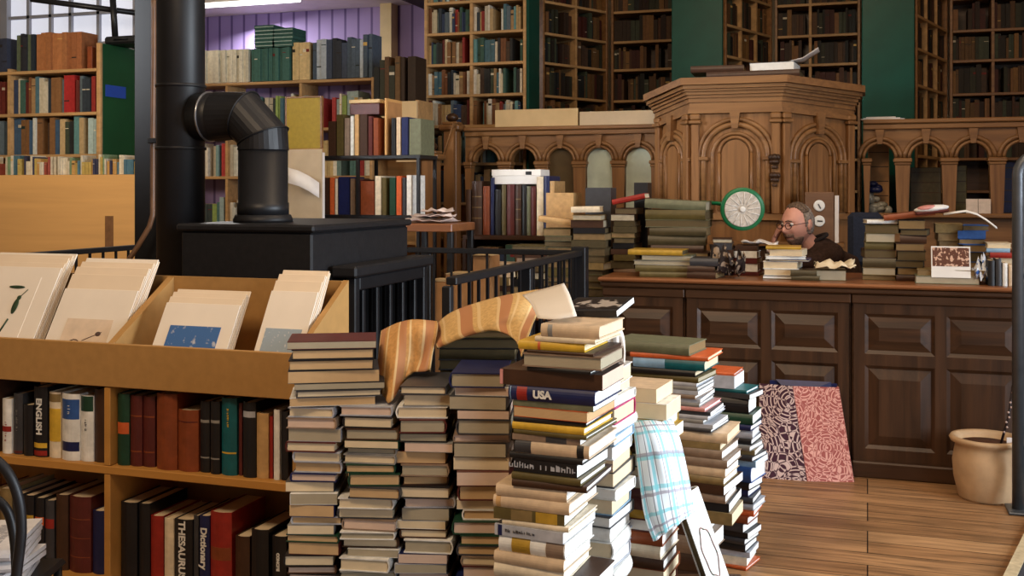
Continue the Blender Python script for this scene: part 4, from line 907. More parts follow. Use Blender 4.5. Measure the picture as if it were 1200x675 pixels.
cstack('the counter pile under the lamp head', 874, 26, 6.2, 288, 49, stuff=True, dp=.16, covs=['dark brown', 'olive', 'white', 'oxblood'])
cstack('the jumbled counter pile below the lamp arm', 848, 22, 6.16, 280, 59, stuff=True, covs=['dark brown', 'charcoal', 'beige', 'oxblood'], tr=(.02, .04))
cstack('the pale pile before the man\'s chin', 916, 40, 5.99, 289, 50, covs=['olive', 'white', 'cream', 'white'], pgs=['cream', 'cream', 'white'], face='fore', spec=[(.016, 'mustard', 'tan', 'spine', 4), (.036, 'cream', 'cream', 'fore', 2), (.018, 'white', 'white', 'fore', 4), (.012, 'navy', 'cream', 'fore', 6)])
cstack('the low pair before the man\'s chest', 943, 28, 5.95, 317, 51, covs=['drab olive'], face='spine', spec=[(.03, 'drab olive', 'aged', 'spine')])
cstack('the counter stack under crumpled papers', 975, 32, 5.97, 317, 52, face='fore', pgs=['greyish'])
cstack('the first dark pile past the man', 1031, 33, 6.1, 264, 53)
cstack('the second dark pile past the man', 1068, 31, 6.08, 258, 54, covs=['dark brown', 'drab olive', 'olive', 'black'])
cstack('the flat pile under the picture card', 1109, 66, 5.95, 316.5, 55, spec=[(.032, 'khaki', 'aged', 'fore', 4)], face='fore')
cstack('the counter pile behind the picture card', 1112, 28, 6.28, 262, 56, stuff=True, covs=['khaki', 'drab olive', 'tan'])
cstack('the counter pile under the white strap', 1141, 27, 6.24, 264, 57, stuff=True, covs=['drab olive', 'black', 'grey', 'blue'])
cstack('the bright pile beside the steel frame', 1173, 26, 6.1, 285, 58, covs=['orange', 'white', 'cream', 'pale blue', 'red'], pgs=['cream'], tr=(.018, .035))
cstack('the last counter pile behind the steel frame', 1214, 26, 6.1, 270, 60, stuff=True, covs=['white', 'cream', 'grey', 'blue'], pgs=['cream'])
# books standing along the front of the counter at the frame end
for i, (x0, x1, yt, c) in enumerate(((1158, 1166, 305, 'black'), (1167, 1174, 303, 'charcoal'), (1175, 1181, 308, 'white'), (1182, 1187, 310, 'beige'))):
    a, b = atX(x0, 5.93), atX(x1, 5.93); L = pY(x0, yt, 5.93).z-CZ-.002
    bk = book(L, .13, b-a-.002, c, 'cream', True, '%s book standing on the counter by the steel frame, %s in line' % (c, ORD[i].replace('topmost', 'first')), 'books standing by the steel frame'); stand(bk, (a, 5.93, CZ+.001), b-a-.002, L)
# ---- upright folios on a low bookcase left of the glazed arches
xa, xb = atX(543, 6.72), atX(650, 6.72)
t = thing('folio_shelf', 'low dark bookcase with tall folios standing on top', 'bookcase', (xa, 6.7, 0)); w = xb-xa
m = MB(); m.bbox((0, 0, 1.17), (w, .36, 1.2), .004); m.build('top', OAKD, t)
for x in (0, w-.024): m = MB(); m.box((x, .003, 0), (x+.024, .35, 1.169)); m.build('side_panel', OAKD, t)
m = MB(); m.box((.025, .335, 0), (w-.025, .349, 1.169)); m.build('back_panel', OAKD, t)
for z in (.05, .42, .8): m = MB(); m.box((.025, .01, z), (w-.025, .334, z+.022)); m.build('shelf', OAKD, t)
Mf = Matrix.Translation((xa, 6.7, 0))
for z in (.822,): fill(Mf, .03, w-.03, z, .34, PAL_MIX, r, dep=.25)
GFo = 'folios standing on the low dark bookcase'
FO = [(546, 552, 222, 'dark brown'), (553, 565, 212, 'dark brown'), (566, 574, 218, 'rust brown'), (575, 579, 208, 'navy'), (580, 587, 222, 'black'), (588, 593, 228, 'olive'), (594, 603, 216, 'oxblood'), (604, 611, 220, 'dark brown'), (612, 617, 222, 'black'), (617.5, 622, 218, 'grey-green'), (622.5, 628, 218, 'oxblood'), (629, 637, 207, 'cream'), (637.5, 644, 206, 'navy'), (644.5, 650, 212, 'tan')]
FL_ = ['thin dark brown folio at the newel end', 'broad dark brown folio', 'rust brown folio', 'slim navy folio', 'black folio beside the navy one', 'short olive folio', 'oxblood folio under the white box', 'dark brown folio under the white box', 'black folio under the white box', 'grey-green folio under the white box', 'oxblood folio beside the cream one', 'tall cream folio', 'tall navy folio', 'tan folio at the heap end']
for (x0, x1, yt, c), lb in zip(FO, FL_):
    a, b = atX(x0, 6.74), atX(x1, 6.74); L = pY(x0, yt, 6.74).z-1.2-.002
    if 588 <= x0 <= 624: L = pY(600, 216, 6.74).z-1.202-(0.012 if x0 % 2 else 0)
    bk = book(L, .26, b-a-.002, c, 'aged', True, lb+', on the low dark bookcase', GFo, [(.3, .32, 'khaki'), (.5, .52, 'khaki'), (.7, .72, 'khaki')] if c == 'dark brown' and x1-x0 > 8 or x0 == 604 else None); stand(bk, (a, 6.74, 1.201), b-a-.002, L)
zb_ = pY(600, 216, 6.74).z+.001
a, b = atX(578, 6.78), atX(636, 6.78); hB = zat(190, 600, 6.78)-zb_-.0
t = thing('white_box', 'white cardboard box lying on top of the upright folios', 'box', (a, 6.76, zb_))
m = MB(); m.bbox((0, 0, 0), ((b-a)*.97, .2, .075), .003); m.build('carton', WHITE, t)
m = MB(); m.bbox((-.004, -.004, .055), ((b-a)*.97+.004, .204, .098), .003); m.build('lid', mat('box_lid', (236, 232, 226), scale=9, var=.04), t)
m = MB(); m.bbox(((b-a)*.68, -.007, .062), ((b-a)*.8, -.0045, .085), .001); m.build('clip', BLACK, t)
# odd books lying at slants on the heaps
def slab(lab, corner_px, Y, size, yaw, tilt, cov, pg, cat='book', z=None, grp=None, roll=0):
    p = pY(*corner_px, Y);
    if z is not None: p.z = z
    bk = book(size[0], size[1], size[2], cov, pg, True, lab, grp); bk.matrix_world = Matrix.Translation(p) @ Matrix.Rotation(yaw, 4, 'Z') @ Matrix.Rotation(tilt, 4, 'Y') @ Matrix.Rotation(roll, 4, 'X'); return bk
slab('long grey-green ledger lying on top of the tall counter ledgers', (791, 245.5), 6.22, (.36, .22, .055), -.02, .05, 'grey-green', 'greyish')
slab('cream-edged book lying above the slanting heap, under the arches', (686, 249), 6.12, (.17, .2, .035), .12, -.02, 'cream', 'tan')
slab('open-edged tan volume tilted on the middle of the heap', (650, 262), 6.13, (.2, .2, .035), .2, .12, 'tan', 'cream')
slab('tilted cream volume with a red cover beside the glazed arches', (737, 236), 6.24, (.2, .2, .03), .05, -.2, 'red', 'cream')
slab('dark book tilted across the second dark counter pile', (1066, 255.5), 6.1, (.26, .22, .03), 0, -.13, 'rust brown', 'aged')
slab('cream paperback lying on the first dark counter pile', (1034, 262), 6.12, (.16, .15, .02), .15, 0, 'white', 'cream')
# boxed cards in the gap between heap and arches
for lab, x0, x1, y0, y1, Y, c, d in (('tan record-sleeve box standing behind the heap', 640, 672, 226, 262, 6.42, 'tan', .2), ('dark box of cards behind the heap, beneath the frosted arches', 686, 716, 220, 247, 6.43, 'charcoal', .14), ('dark upright box at the end of the heap', 743, 759, 214, 246, 6.52, 'black', .12)):
    A = pY(x0, y1, Y); B = pY(x1, y0, Y); zb0 = zt_ if x0 < 720 else CZ+.001
    t = thing('card_box', lab, 'box', (A.x, Y, zb0)); H = B.z-zb0; W_ = B.x-A.x
    m = MB()
    for lo, hi in (((0, 0, 0), (W_, .006, H)), ((0, d, 0), (W_, d+.006, H)), ((0, .0061, 0), (.006, d-.0001, H)), ((W_-.006, .0061, 0), (W_, d-.0001, H)), ((.0061, .0061, 0), (W_-.0061, d-.0001, .005))): m.box(lo, hi)
    m.build('shell', cmat(c), t)
    m = MB(); m.box((.012, .02, .0055), (W_-.012, d-.01, H-.015)); m.build('cards', pmat('aged'), t)
# green lamp: round shade turned to the picture, green arm
c = pY(870, 245, 6.34)
t = thing('desk_lamp', 'desk lamp with round green-rimmed white shade on a green arm', 'lamp', (c.x, c.y, CZ+.001)); h = c.z-CZ-.001; mpp = DYx(868, 6.34)/FL
Ms = Matrix.Translation((0, 0, h)) @ Matrix.Rotation(TH*.55, 4, 'Z') @ Matrix.Rotation(math.radians(96), 4, 'X')
R1 = 22*mpp
m = MB(); m.lathe([(R1*.3, -.055), (R1*.62, -.045), (R1+.012, -.004), (R1+.018, .003), (R1+.016, .009), (R1-.004, .009)], 36, Ms); m.build('shade', mat('lamp_green', (34, 112, 70), scale=20, var=.1, rough=.35), t)
m = MB(); m.lathe([(R1*.95, .0095), (R1*.95, .0125), (R1*.90, .012), (R1*.3, .0105)], 36, Ms); m.build('lens', mat('lamp_lens', (206, 198, 188), scale=60, var=.2, rough=.3), t)
m = MB()
for k in range(14):
    a = 2*PI*k/14; m.tube([Ms @ Vector((R1*.3*math.cos(a), R1*.3*math.sin(a), .0125)), Ms @ Vector((R1*.92*math.cos(a+.12), R1*.92*math.sin(a+.12), .0128))], .0022, 6)
m.lathe([(R1*.16, .0125), (R1*.16, .016), (R1*.1, .018)], 20, Ms); m.build('diffuser_ribs', WHITE, t)
e = pY(822, 237, 6.57)-c+Vector((0, 0, h)); e2 = pY(848, 239, 6.46)-c+Vector((0, 0, h))
m = MB(); m.tube([e2+Vector((.02, .03, -.01)), e2, e], [.011, .012, .012], 10); m.tube([e, e+Vector((-.02, .04, -.05)), Vector((e.x-.02, e.y+.05, 0))], .008, 8); m.build('arm', mat('lamp_arm_green', (22, 120, 78), scale=20, var=.1, rough=.35), t)
m = MB(); m.lathe([(.07, .0), (.07, .015), (.02, .022)], 24, Matrix.Translation((e.x-.02, e.y+.05, 0))); m.build('base', BLACK, t)
# brown box with two white dials behind the man
A, B = atX(943, 7.15), atX(977, 7.15)
t = thing('dial_box', 'small brown wooden box with two round white dials behind the man', 'scales', (A, 7.15, CZ+.15)); H = pY(959, 225, 7.15).z-CZ-.15
m = MB(); m.bbox((0, 0, 0), ((B-A), .09, H), .005); m.build('case', mat('brown_case', (120, 88, 66), 'wood', rough=.5), t)
for i, zc in enumerate((pY(959, 241, 7.15).z, pY(961, 259, 7.15).z)):
    Mx = Matrix.Translation(((B-A)*.5, -.0005, zc-CZ-.15)) @ Matrix.Rotation(PI/2, 4, 'X')
    m = MB(); m.lathe([(.036, 0), (.036, .006), (.03, .008), (.012, .005)], 24, Mx); d_ = m.build('dial', WHITE, t)
    m = MB(); m.box((-.004, -.022, .0075), (.004, .012, .0095), Mx @ Matrix.Rotation(.5+i, 4, 'Z')); m.build('pointer', STEEL, d_)
m = MB(); m.box((B-A+.006, .03, 0), (B-A+.03, .09, H*.93)); o = m.build('card_strip', PAPER, t)
# desk behind the man
t = thing('back_desk', 'dark desk behind the counter, holding the dial box', 'desk', (-1.0, 7.13, 0))
m = MB(); m.bbox((0, 0, CZ+.12), (.86, .17, CZ+.149), .005); m.build('desk_top', OAKM, t)
m = MB(); m.box((.02, .03, 0), (.84, .16, CZ+.119)); m.build('carcass', OAKD, t)
# small things on the right
def paper(name, lab, cat, pts, mm, th=.0015, grp=None):
    """a sheet from a grid of points, given some thickness"""
    base = pts[0][0]; t = MB(); rows = [[Vector(p)-base for p in row] for row in pts]
    t.grid(rows); me = t.mesh(name, mm); o = obj(name, me); o.location = base; tag(o, lab, cat, grp)
    s = o.modifiers.new('thickness', 'SOLIDIFY'); s.thickness = th; s.offset = 0
    return o
c = pY(1092, 243, 6.1)
t = thing('slipper', 'white rounded slipper with red lining on the second dark pile', 'slipper', (c.x, c.y, pY(1092, 252, 6.1).z+.012), .1)
t.rotation_euler = (0, -.12, .1)
m = MB(); m.ball((0, 0, .022), (.09, .04, .02)); m.build('upper', WHITE, t)
m = MB(); m.ball((-.02, -.008, .028), (.055, .034, .0165)); m.build('lining', cmat('pink'), t)
m = MB(); m.bbox((-.085, -.036, -.004), (.085, .036, .012), .012); m.build('sole', cmat('oxblood'), t)
pts = [pY(1106, 252, 6.2), pY(1120, 249.5, 6.2), pY(1132, 248, 6.2), pY(1145, 252, 6.19), pY(1155, 258, 6.18), pY(1163, 264, 6.17), pY(1168, 268, 6.16)]
o = paper('strap', 'curved white strap arching over the counter piles', 'strap', [[p+Vector((0, -.022, 0)) for p in pts], [p+Vector((0, 0, .008)) for p in pts], [p+Vector((0, .03, 0)) for p in pts]], WHITE, .004)
# picture card (calendar) leaning on the pile
A = pY(1091, 316, 5.99); B = pY(1137, 316, 5.99); zz = CZ+.0345
t = thing('picture_card', 'white calendar card with a crowded photo, leaning on the counter pile', 'calendar', (A.x, 5.955, zz)); t.rotation_euler = (-.22, 0, 0); W_ = B.x-A.x; H = .165
m = MB(); m.bbox((0, 0, 0), (W_, .004, H), .001); m.build('card', WHITE, t)
m = MB(); m.box((.006, -.001, H*.36), (W_-.006, -.0001, H*.96)); m.build('photo', mat('crowd_photo', (96, 62, 50), 'covers', rgb2=(206, 172, 150), scale=55, rough=.3), t)
# cards on the arcade sill
A = pY(1132, 247, 7.94); B = pY(1161, 247, 7.94)
t = thing('greeting_card', 'pale card standing on the sill below the open arches', 'card', (A.x, 7.93, 1.3415)); t.rotation_euler = (-.1, 0, 0)
m = MB(); m.box((0, 0, 0), ((B.x-A.x)*.48, .003, .1)); m.box(((B.x-A.x)*.5, 0, 0), ((B.x-A.x), .003, .1)); m.build('leaves', mat('pale_card', (214, 196, 182), scale=30, var=.08), t)
# things seen through the open arches
for lab, x0, x1, y0, y1, Y, mm in (('tan cardboard sheet standing inside the first open arch', 1017, 1042, 170, 196, 8.36, BOX), ('slatted dark box filling the second open arch', 1067, 1103, 196, 246, 8.3, cmat('drab olive')), ('dark olive file standing inside the third open arch', 1118, 1133, 194, 246, 8.3, cmat('olive')), ('dark blue file at the fourth open arch', 1175, 1190, 190, 240, 8.3, cmat('navy'))):
    A = pY(x0, y1, Y); B = pY(x1, y0, Y)
    t = thing('file_box', lab, 'box', (A.x, Y, 1.3)); m = MB(); m.bbox((0, 0, 0), (B.x-A.x, .1, B.z-1.3), .004); m.build('shell', mm, t)
    m = MB()
    for k in range(5): z = (B.z-1.3)*(k+.5)/5; m.box((.004, -.002, z-.003), (B.x-A.x-.004, -.0001, z+.003))
    m.build('groove_slats', OAKD, t)
t = thing('back_shelf', 'long dark shelf inside the arcade carrying files', 'shelf', (-.05, 8.08, 0))
m = MB(); m.bbox((0, 0, 1.27), (1.75, .4, 1.2985), .004); m.build('board', OAKD, t)
for x in (0.02, .85, 1.69): m = MB(); m.box((x, .02, 0), (x+.04, .38, 1.2695)); m.build('upright', OAKD, t)
rr = random.Random(9)
c = pY(1031, 232, 8.2)
t = thing('bag_bundle', 'bundle of clear and blue plastic bags inside the first open arch', 'bag', (c.x, 8.21, 1.2995))
m = MB()
for k in range(9): m.ball((rr.uniform(-.07, .07), rr.uniform(-.03, .03), .05+rr.uniform(0, .12)), (rr.uniform(.025, .05), .03, rr.uniform(.02, .045)), n=10, m=8)
m.build('clear_bags', mat('clear_plastic', (168, 164, 150), scale=40, var=.2, rough=.2, spec=.6), t)
m = MB()
for k in range(5): m.ball((rr.uniform(-.06, .02), rr.uniform(-.03, .03), .2+rr.uniform(0, .05)), (.04, .03, .025), n=10, m=8)
m.build('blue_bag', cmat('navy'), t)
# crumpled paper on the counter stack
def crumple(name, lab, cat, p, sx, sy, h, seed, mm, yaw=0, n=9, th=.002):
    r = random.Random(seed); rows = []
    for i in range(n):
        row = []
        for j in range(n):
            u, v = j/(n-1)-.5, i/(n-1)-.5
            row.append(Vector((u*sx+r.uniform(-.01, .01)*sx*4, v*sy+r.uniform(-.01, .01)*sy*4, abs(noise.noise(Vector((u*3+seed, v*3, 0))))*h*1.6+h*.15*r.random()+.004)))
        rows.append(row)
    m = MB(); m.grid(rows); o = obj(name, m.mesh(name, mm)); o.location = p; o.rotation_euler = (0, 0, yaw); tag(o, lab, cat)
    s = o.modifiers.new('thickness', 'SOLIDIFY'); s.thickness = th; return o
p = pY(978, 316, 6.03); p.z = pD(975, 317, DYx(975, 5.97)).z+.003
crumple('paper', 'crumpled cream papers lying on a low counter stack before the man', 'paper', p, .2, .14, .05, 4, mat('cream_scrap', (222, 204, 172), scale=20, var=.1), .1)
p = pY(1149, 300, 5.99); p.z = CZ+.004
crumple('plastic_bag', 'crumpled white and blue plastic bag beside the picture card on the counter', 'bag', p, .075, .08, .15, 31, mat('white_blue_plastic', (214, 220, 230), 'covers', rgb2=(60, 100, 170), scale=30, rough=.25), .2, 9)
p = pY(852, 300, 5.99); p.z = CZ+.004
crumple('cable_tangle', 'dark crumpled plastic and cables in front of the lamp pile', 'clutter', p, .19, .12, .16, 7, mat('dark_clutter', (44, 36, 34), 'covers', rgb2=(150, 130, 110), scale=26, rough=.35), 0, 13)
p = pY(890, 272, 6.3); p.z = pD(866, 288, DYx(866, 6.26)).z+.004
crumple('paper', 'white papers lying on the pile between lamp and man', 'paper', p, .2, .14, .025, 11, PAPER, .1)
# ================================================================ middle left: easel shelves of art books
ya = 6.3; xa, xb = atX(345, ya), atX(492, ya); w = xb-xa
t = thing('open_shelving', 'dark open shelving with art books behind the stove', 'shelving', (xa, ya, 0))
for z in (.3, .8, 1.339, 1.728): m = MB(); m.bbox((0, 0, z-.025), (w, .3, z), .003); m.build('shelf', BLACK, t)
for x in (0, w*.5, w-.025):
    for y in (0.002, .275):
        m = MB(); zs = [0, .275, .775, 1.314, 1.703]
        for a, b in zip([0, .3005, .8005, 1.3395], zs[1:]): m.box((x, y, a), (x+.02, y+.02, b-.0005))
        m.build('upright', BLACK, t)
def upstuff(a, b, Y, z, L, c):
    T = b-a; stuffbook(None, 0, None, L, .22, T, c, 'cream', Matrix.Translation((a+T, Y, z+L/2)) @ UPR)
AR = [(384, 393, 142, 'dark brown'), (394, 402, 134, 'olive'), (403, 409, 138, 'taupe'), (410, 414, 136, 'white'), (415, 420, 134, 'tan'), (421, 430, 134, 'dark brown'), (431, 436, 136, 'oxblood'), (437, 443, 138, 'rust brown'), (458, 463, 138, 'black'), (464, 469, 137, 'beige'), (470, 478, 137, 'navy'), (479, 494, 139, 'grey-green')]
for i, (x0, x1, yt, c) in enumerate(AR):
    a, b = atX(x0, ya+.02), atX(x1, ya+.02); L = pY(x0, yt, ya+.02).z-1.7295
    if b > xb: b = xb-.002
    upstuff(a, b-.002, ya+.03, 1.7285, L, c)
LO = [(350, 357, 217, 'black'), (358, 363, 220, 'charcoal'), (364, 369, 216, 'white'), (379, 385, 208, 'dark brown'), (386, 391, 208, 'orange'), (392, 395, 209, 'cream'), (396, 409, 207, 'navy'), (410, 416, 209, 'taupe'), (417, 421, 210, 'oxblood'), (422, 438, 212, 'rust brown'), (439, 446, 206, 'cream'), (447, 452, 208, 'olive'), (456, 463, 208, 'dark green'), (464, 470, 206, 'orange'), (471, 475, 208, 'charcoal'), (476, 482, 205, 'white')]
for i, (x0, x1, yt, c) in enumerate(LO):
    a, b = atX(x0, ya+.02), atX(x1, ya+.02); L = pY(x0, yt, ya+.02).z-1.3405
    upstuff(a, b-.002, ya+.03, 1.3395, L, c)
# boards leaning on the shelving
a, b = atX(331, 6.16), atX(374, 6.16)
t = thing('gilded_board', 'mustard-gold board in a thin frame standing beside the flue elbow', 'board', (a, 6.19, 0)); z0, z1 = pY(350, 174, 6.19).z, pY(350, 113, 6.19).z
m = MB(); m.box((.012, .003, z0), (b-a-.012, .02, z1-.012)); m.build('panel', mat('gold_panel', (158, 132, 40), scale=40, var=.1), t)
m = MB()
for lo, hi in (((0, 0, z0), (.0115, .03, z1)), ((b-a-.0115, 0, z0), (b-a, .03, z1)), ((.012, 0, z1-.0115), (b-a-.012, .03, z1))): m.bbox(lo, hi, .002)
m.build('frame', OAKM, t)
m = MB(); m.box((0.002, .005, 0), (b-a-.002, .03, z0-.001)); m.build('backing', BOX, t)
a, b = atX(336, 6.08), atX(377, 6.08); z0, z1 = 0, pY(356, 175, 6.08).z
t = thing('folder', 'large grey-buff folder standing upright before the gold board', 'folder', (a, 6.08, 0))
m = MB(); m.bbox((0, 0, .0), (b-a, .012, z1), .002); m.build('cover', mat('grey_buff', (186, 164, 134), scale=10, var=.06), t)
m = MB(); m.bbox((.004, .0125, 0), (b-a-.004, .05, z1-.02), .002); m.build('sheets', PAPER, t)
a, b = atX(340, 6.02), atX(361, 6.02)
c = pY(352, 205, 6.03)
paper('paper', 'pale pinkish paper hanging over the folder beside the flue pipe', 'paper', [[pY(x, y, 6.05-.02*k)+Vector((0, 0, 0)) for x, y in ((336, 196+9*k), (350, 200+9*k), (362, 206+9*k), (374, 214+9*k))] for k in range(3)], PAPER, .004)
t = thing('flat_box', 'white-lidded brown box lying across the red art books', 'box', (atX(413, 6.4), 6.36, pY(440, 134, 6.36).z))
m = MB(); ww = atX(448, 6.36)-atX(413, 6.36); m.bbox((0, 0, 0), (ww, .18, .075), .004); m.build('carton', cmat('oxblood'), t)
m = MB(); m.bbox((-.004, -.004, .0755), (ww+.004, .184, .10), .004); m.build('lid', CARD, t)
a, b = atX(450.5, 6.33), atX(457, 6.33)
t = thing('frame_edge', 'thin tan picture frame standing on end among the art books', 'frame', (a, 6.33, 1.7285)); zz = pY(450, 115, 6.33).z-1.7285
m = MB(); m.bbox((0, 0, 0), (.014, .25, zz), .003); m.build('frame', PLY, t)
m = MB(); m.bbox((.0145, .02, .02), (.018, .23, zz-.02), .001); m.build('backing', BOX, t)
# table with papers in front of the art shelving
a, b = atX(470, 6.0), atX(533, 6.0)
t = thing('paper_table', 'small wooden table with a heap of pinkish papers', 'table', (a, 5.95, 0)); zt2_ = pY(500, 262, 5.95).z
w = b-a
m = MB(); m.bbox((0, 0, zt2_-.05), (w, .4, zt2_), .005); m.build('table_top', OAKE, t)
for x in (.02, w-.02):
    for y in (.03, .37): m = MB(); m.bbox((x-.018, y-.018, 0), (x+.018, y+.018, zt2_-.0505), .003); m.build('leg', BLACK, t)
for k in range(3):
    crumple('paper', ['wide pinkish paper at the bottom of the heap on the small table', 'pinkish paper in the middle of the heap on the small table', 'folded paper on top of the heap on the small table'][k], 'paper', (a+w*.45+.02*k, 6.1, zt2_+.003+.03*k), w*(.85-.15*k), .26, .028, 20+k, mat('pinkish_paper', (226, 206, 196), scale=12, var=.06), .2*k, 7, .002)
# cartons and cloth behind the railing
for lab, x0, x1, y0, y1, Y, d, yaw in (('open tan cardboard carton low behind the railing', 522, 552, 322, 372, 5.725, .19, .1), ('tall tan cardboard carton behind the railing, next to the stove', 500, 522, 330, 380, 5.725, .19, -.1), ('brown paper-wrapped parcel behind the railing', 554, 575, 300, 330, 5.725, .16, .2)):
    A = pY(x0, y1, Y); B = pY(x1, y0, Y); zb0 = 0; hh = B.z
    t = thing('carton', lab, 'carton', (A.x, Y, 0)); t.rotation_euler = (0, 0, 0); W_ = B.x-A.x
    m = MB(); m.bbox((0, 0, 0), (W_, d, hh), .004); m.build('body', BOX, t)
    m = MB(); m.box((.0, -.004, hh+.0005), (W_, d*.48, hh+.004)); m.box((.0, d*.52, hh+.0005), (W_, d+.004, hh+.004)); m.build('flap', CARD, t)
# left pine bookcase: its rows join the uncounted far books
ML = Matrix.Translation(LBC); xr_ = LBC[0]
def LX(x): return atX(x, 6.62)-xr_
rq = random.Random(17)
BR = [(150,96,58),(160,104,64),(140,86,52)]
fill(ML, LX(-40), LX(10), 2.418, .29, [(50,54,70),(90,70,50),(40,50,60)], rq, wid=(.03,.05), hs=(.85,1), gap=0)
fill(ML, LX(17), LX(41), 2.418, .3, [(90,100,80),(40,48,56),(60,80,74),(40,40,46)], rq, wid=(.025,.045), hs=(.88,1), gap=0)
fill(ML, LX(41), LX(99), 2.418, .3, BR, rq, wid=(.045,.052), hs=(.93,.98), gap=0)
fill(ML, LX(107), LX(113)-.11, 2.418, .31, [(176,122,70)], rq, wid=(.06,.07), hs=(.95,.98), gap=0)
for z, x0, x1, pl in ((2.091, -40, 8, PAL_MIX), (2.091, 14, 113, PAL_PALE[3:8]+PAL_MIX+[(160,40,40)]), (1.774, -40, 8, PAL_MIX), (1.774, 14, 113, PAL_MIX[:10]+PAL_PALE[:4]+[(60,84,110)])):
    fill(ML, LX(x0 if x0 > 0 else -38), LX(x1), z, .295, pl, rq, wid=(.022, .052), hs=(.8, .98), gap=.03, run=.1)
t = thing('camera_bag', 'black case lying on top of the pine bookcase above its green end', 'case', (LBC[0]+1.70, 6.7, 2.607))
m = MB(); m.bbox((0, 0, 0), (.3, .26, .06), .015); m.build('case_body', BLACK, t)
m = MB(); m.tube([(.1, -.004, .03), (.12, -.02, .035), (.2, -.02, .035), (.22, -.004, .03)], .006, 8); m.build('handle', BLACK, t)
t = thing('red_binder', 'red-brown binder leaning at the right end of the top row, pine bookcase', 'binder', (LBC[0]+1.60, 6.64, 2.4185)); 
m = MB(); m.bbox((0, 0, 0), (.045, .22, .17), .004); m.build('cover', cmat('rust brown'), t)
# a few books on the pulpit top
def flatbook(lab, p, L, W, T, cov, pg, yaw, grp=None):
    bk = book(L, W, T, cov, pg, True, lab, grp); bk.location = p; bk.rotation_euler = (0, 0, yaw); return bk
PZ = 2.2265
GP_ = 'large books on the pulpit'
PZ = 2.262; p = pY(862, 80, 7.45)
flatbook('large dark folio at the bottom of the pulpit pile', (p.x+.12, 7.38, PZ), .62, .4, .05, 'dark brown', 'drab', -.03, GP_)
p = pY(838, 66, 7.45)
flatbook('open-edged tan folio lying on the dark pulpit folio', (p.x+.02, 7.40, PZ+.051), .36, .3, .045, 'dark brown', 'tan', .05, GP_)
bpy.data.objects[-1].name if False else None
p = pY(905, 76, 7.45)
t = flatbook('white page-edged folio lying open at the pulpit corner', (p.x+.02, 7.46, PZ+.051), .30, .3, .06, 'charcoal', 'white', -.08+PI, GP_); t.location = (p.x+.02, 7.74, PZ+.051)
paper('paper', 'curling white sheet on the big pulpit folios', 'paper', [[Vector((p.x+.10+.05*j, 7.48+.08*i, PZ+.114+.012*j+(.02*(j-2) if j > 2 else 0))) for j in range(5)] for i in range(4)], PAPER, .003)
# ================================================================ cloths
def smooth_rows(rows, nu=22, nv=16, wob=0, seed=0):
    def cat(P, t):
        n = len(P)-1; x = t*n; i = min(int(x), n-1); f = x-i
        p0, p1, p2, p3 = P[max(i-1, 0)], P[i], P[i+1], P[min(i+2, n)]
        return .5*((2*p1)+(p2-p0)*f+(2*p0-5*p1+4*p2-p3)*f*f+(3*p1-p0-3*p2+p3)*f**3)
    R1 = [[cat(r_, j/(nu-1)) for j in range(nu)] for r_ in rows]
    out = [[cat([r_[j] for r_ in R1], i/(nv-1)) for j in range(nu)] for i in range(nv)]
    if wob:
        for i, row in enumerate(out):
            for j, p in enumerate(row):
                k = noise.noise(Vector((j*.55, i*.12, seed)))*wob*(i/(nv-1)); p += (-FW)*k
    return out
CL1 = mat('striped_cloth', (208, 172, 116), 'stripes', scale=22, rough=.85, spec=.05)
def Dp(l): return [pD(*q) for q in l]
rows = [Dp([(508, 384, 3.02), (530, 366, 3.02), (570, 352, 3.02), (610, 343, 3.02), (645, 338, 3.0)]),
        Dp([(511, 392, 2.9), (532, 374, 2.86), (572, 358, 2.84), (612, 348, 2.84), (640, 350, 2.84)]),
        Dp([(511, 401, 2.80), (533, 392, 2.76), (572, 377, 2.73), (606, 366, 2.73), (628, 372, 2.75)]),
        Dp([(512, 406, 2.78), (536, 397, 2.74), (574, 384, 2.71), (600, 382, 2.70), (618, 398, 2.62)]),
        Dp([(514, 408, 2.78), (538, 398, 2.74), (576, 387, 2.71), (603, 398, 2.64), (611, 418, 2.56)])]
g = smooth_rows(rows, 30, 16, .012, 2)
o = paper('striped_cloth', 'orange and tan striped cloth arched over dark books among the front stacks', 'cloth', g, CL1, .004)
CL2 = mat('striped_cloth_hanging', (198, 150, 94), 'stripes', scale=16, rough=.85, spec=.05)
rows = [Dp([(447, 388, 3.0), (466, 379, 3.0), (486, 375, 3.0), (512, 377, 3.0)]),
        Dp([(446, 396, 2.84), (464, 386, 2.82), (486, 381, 2.80), (513, 384, 2.82)]),
        Dp([(443, 424, 2.80), (460, 426, 2.72), (484, 418, 2.76), (507, 414, 2.76)]),
        Dp([(441, 446, 2.76), (456, 471, 2.64), (478, 440, 2.73), (504, 434, 2.73)])]
o = paper('striped_cloth', 'orange striped cloth hanging in folds beside the arched one', 'cloth', smooth_rows(rows, 26, 14, .03, 5), CL2, .004)
rows = [Dp([(612, 346, 2.70), (636, 339, 2.70), (661, 332, 2.70)]), Dp([(622, 356, 2.56), (644, 351, 2.56), (668, 346, 2.56)]), Dp([(630, 373, 2.46), (652, 374, 2.44), (676, 370, 2.44)])]
o = paper('paper', 'translucent white sheet lying over the striped cloth on the USA stack', 'paper', smooth_rows(rows, 8, 8), mat('tracing_paper', (222, 212, 198), scale=8, var=.05, rough=.4), .002)
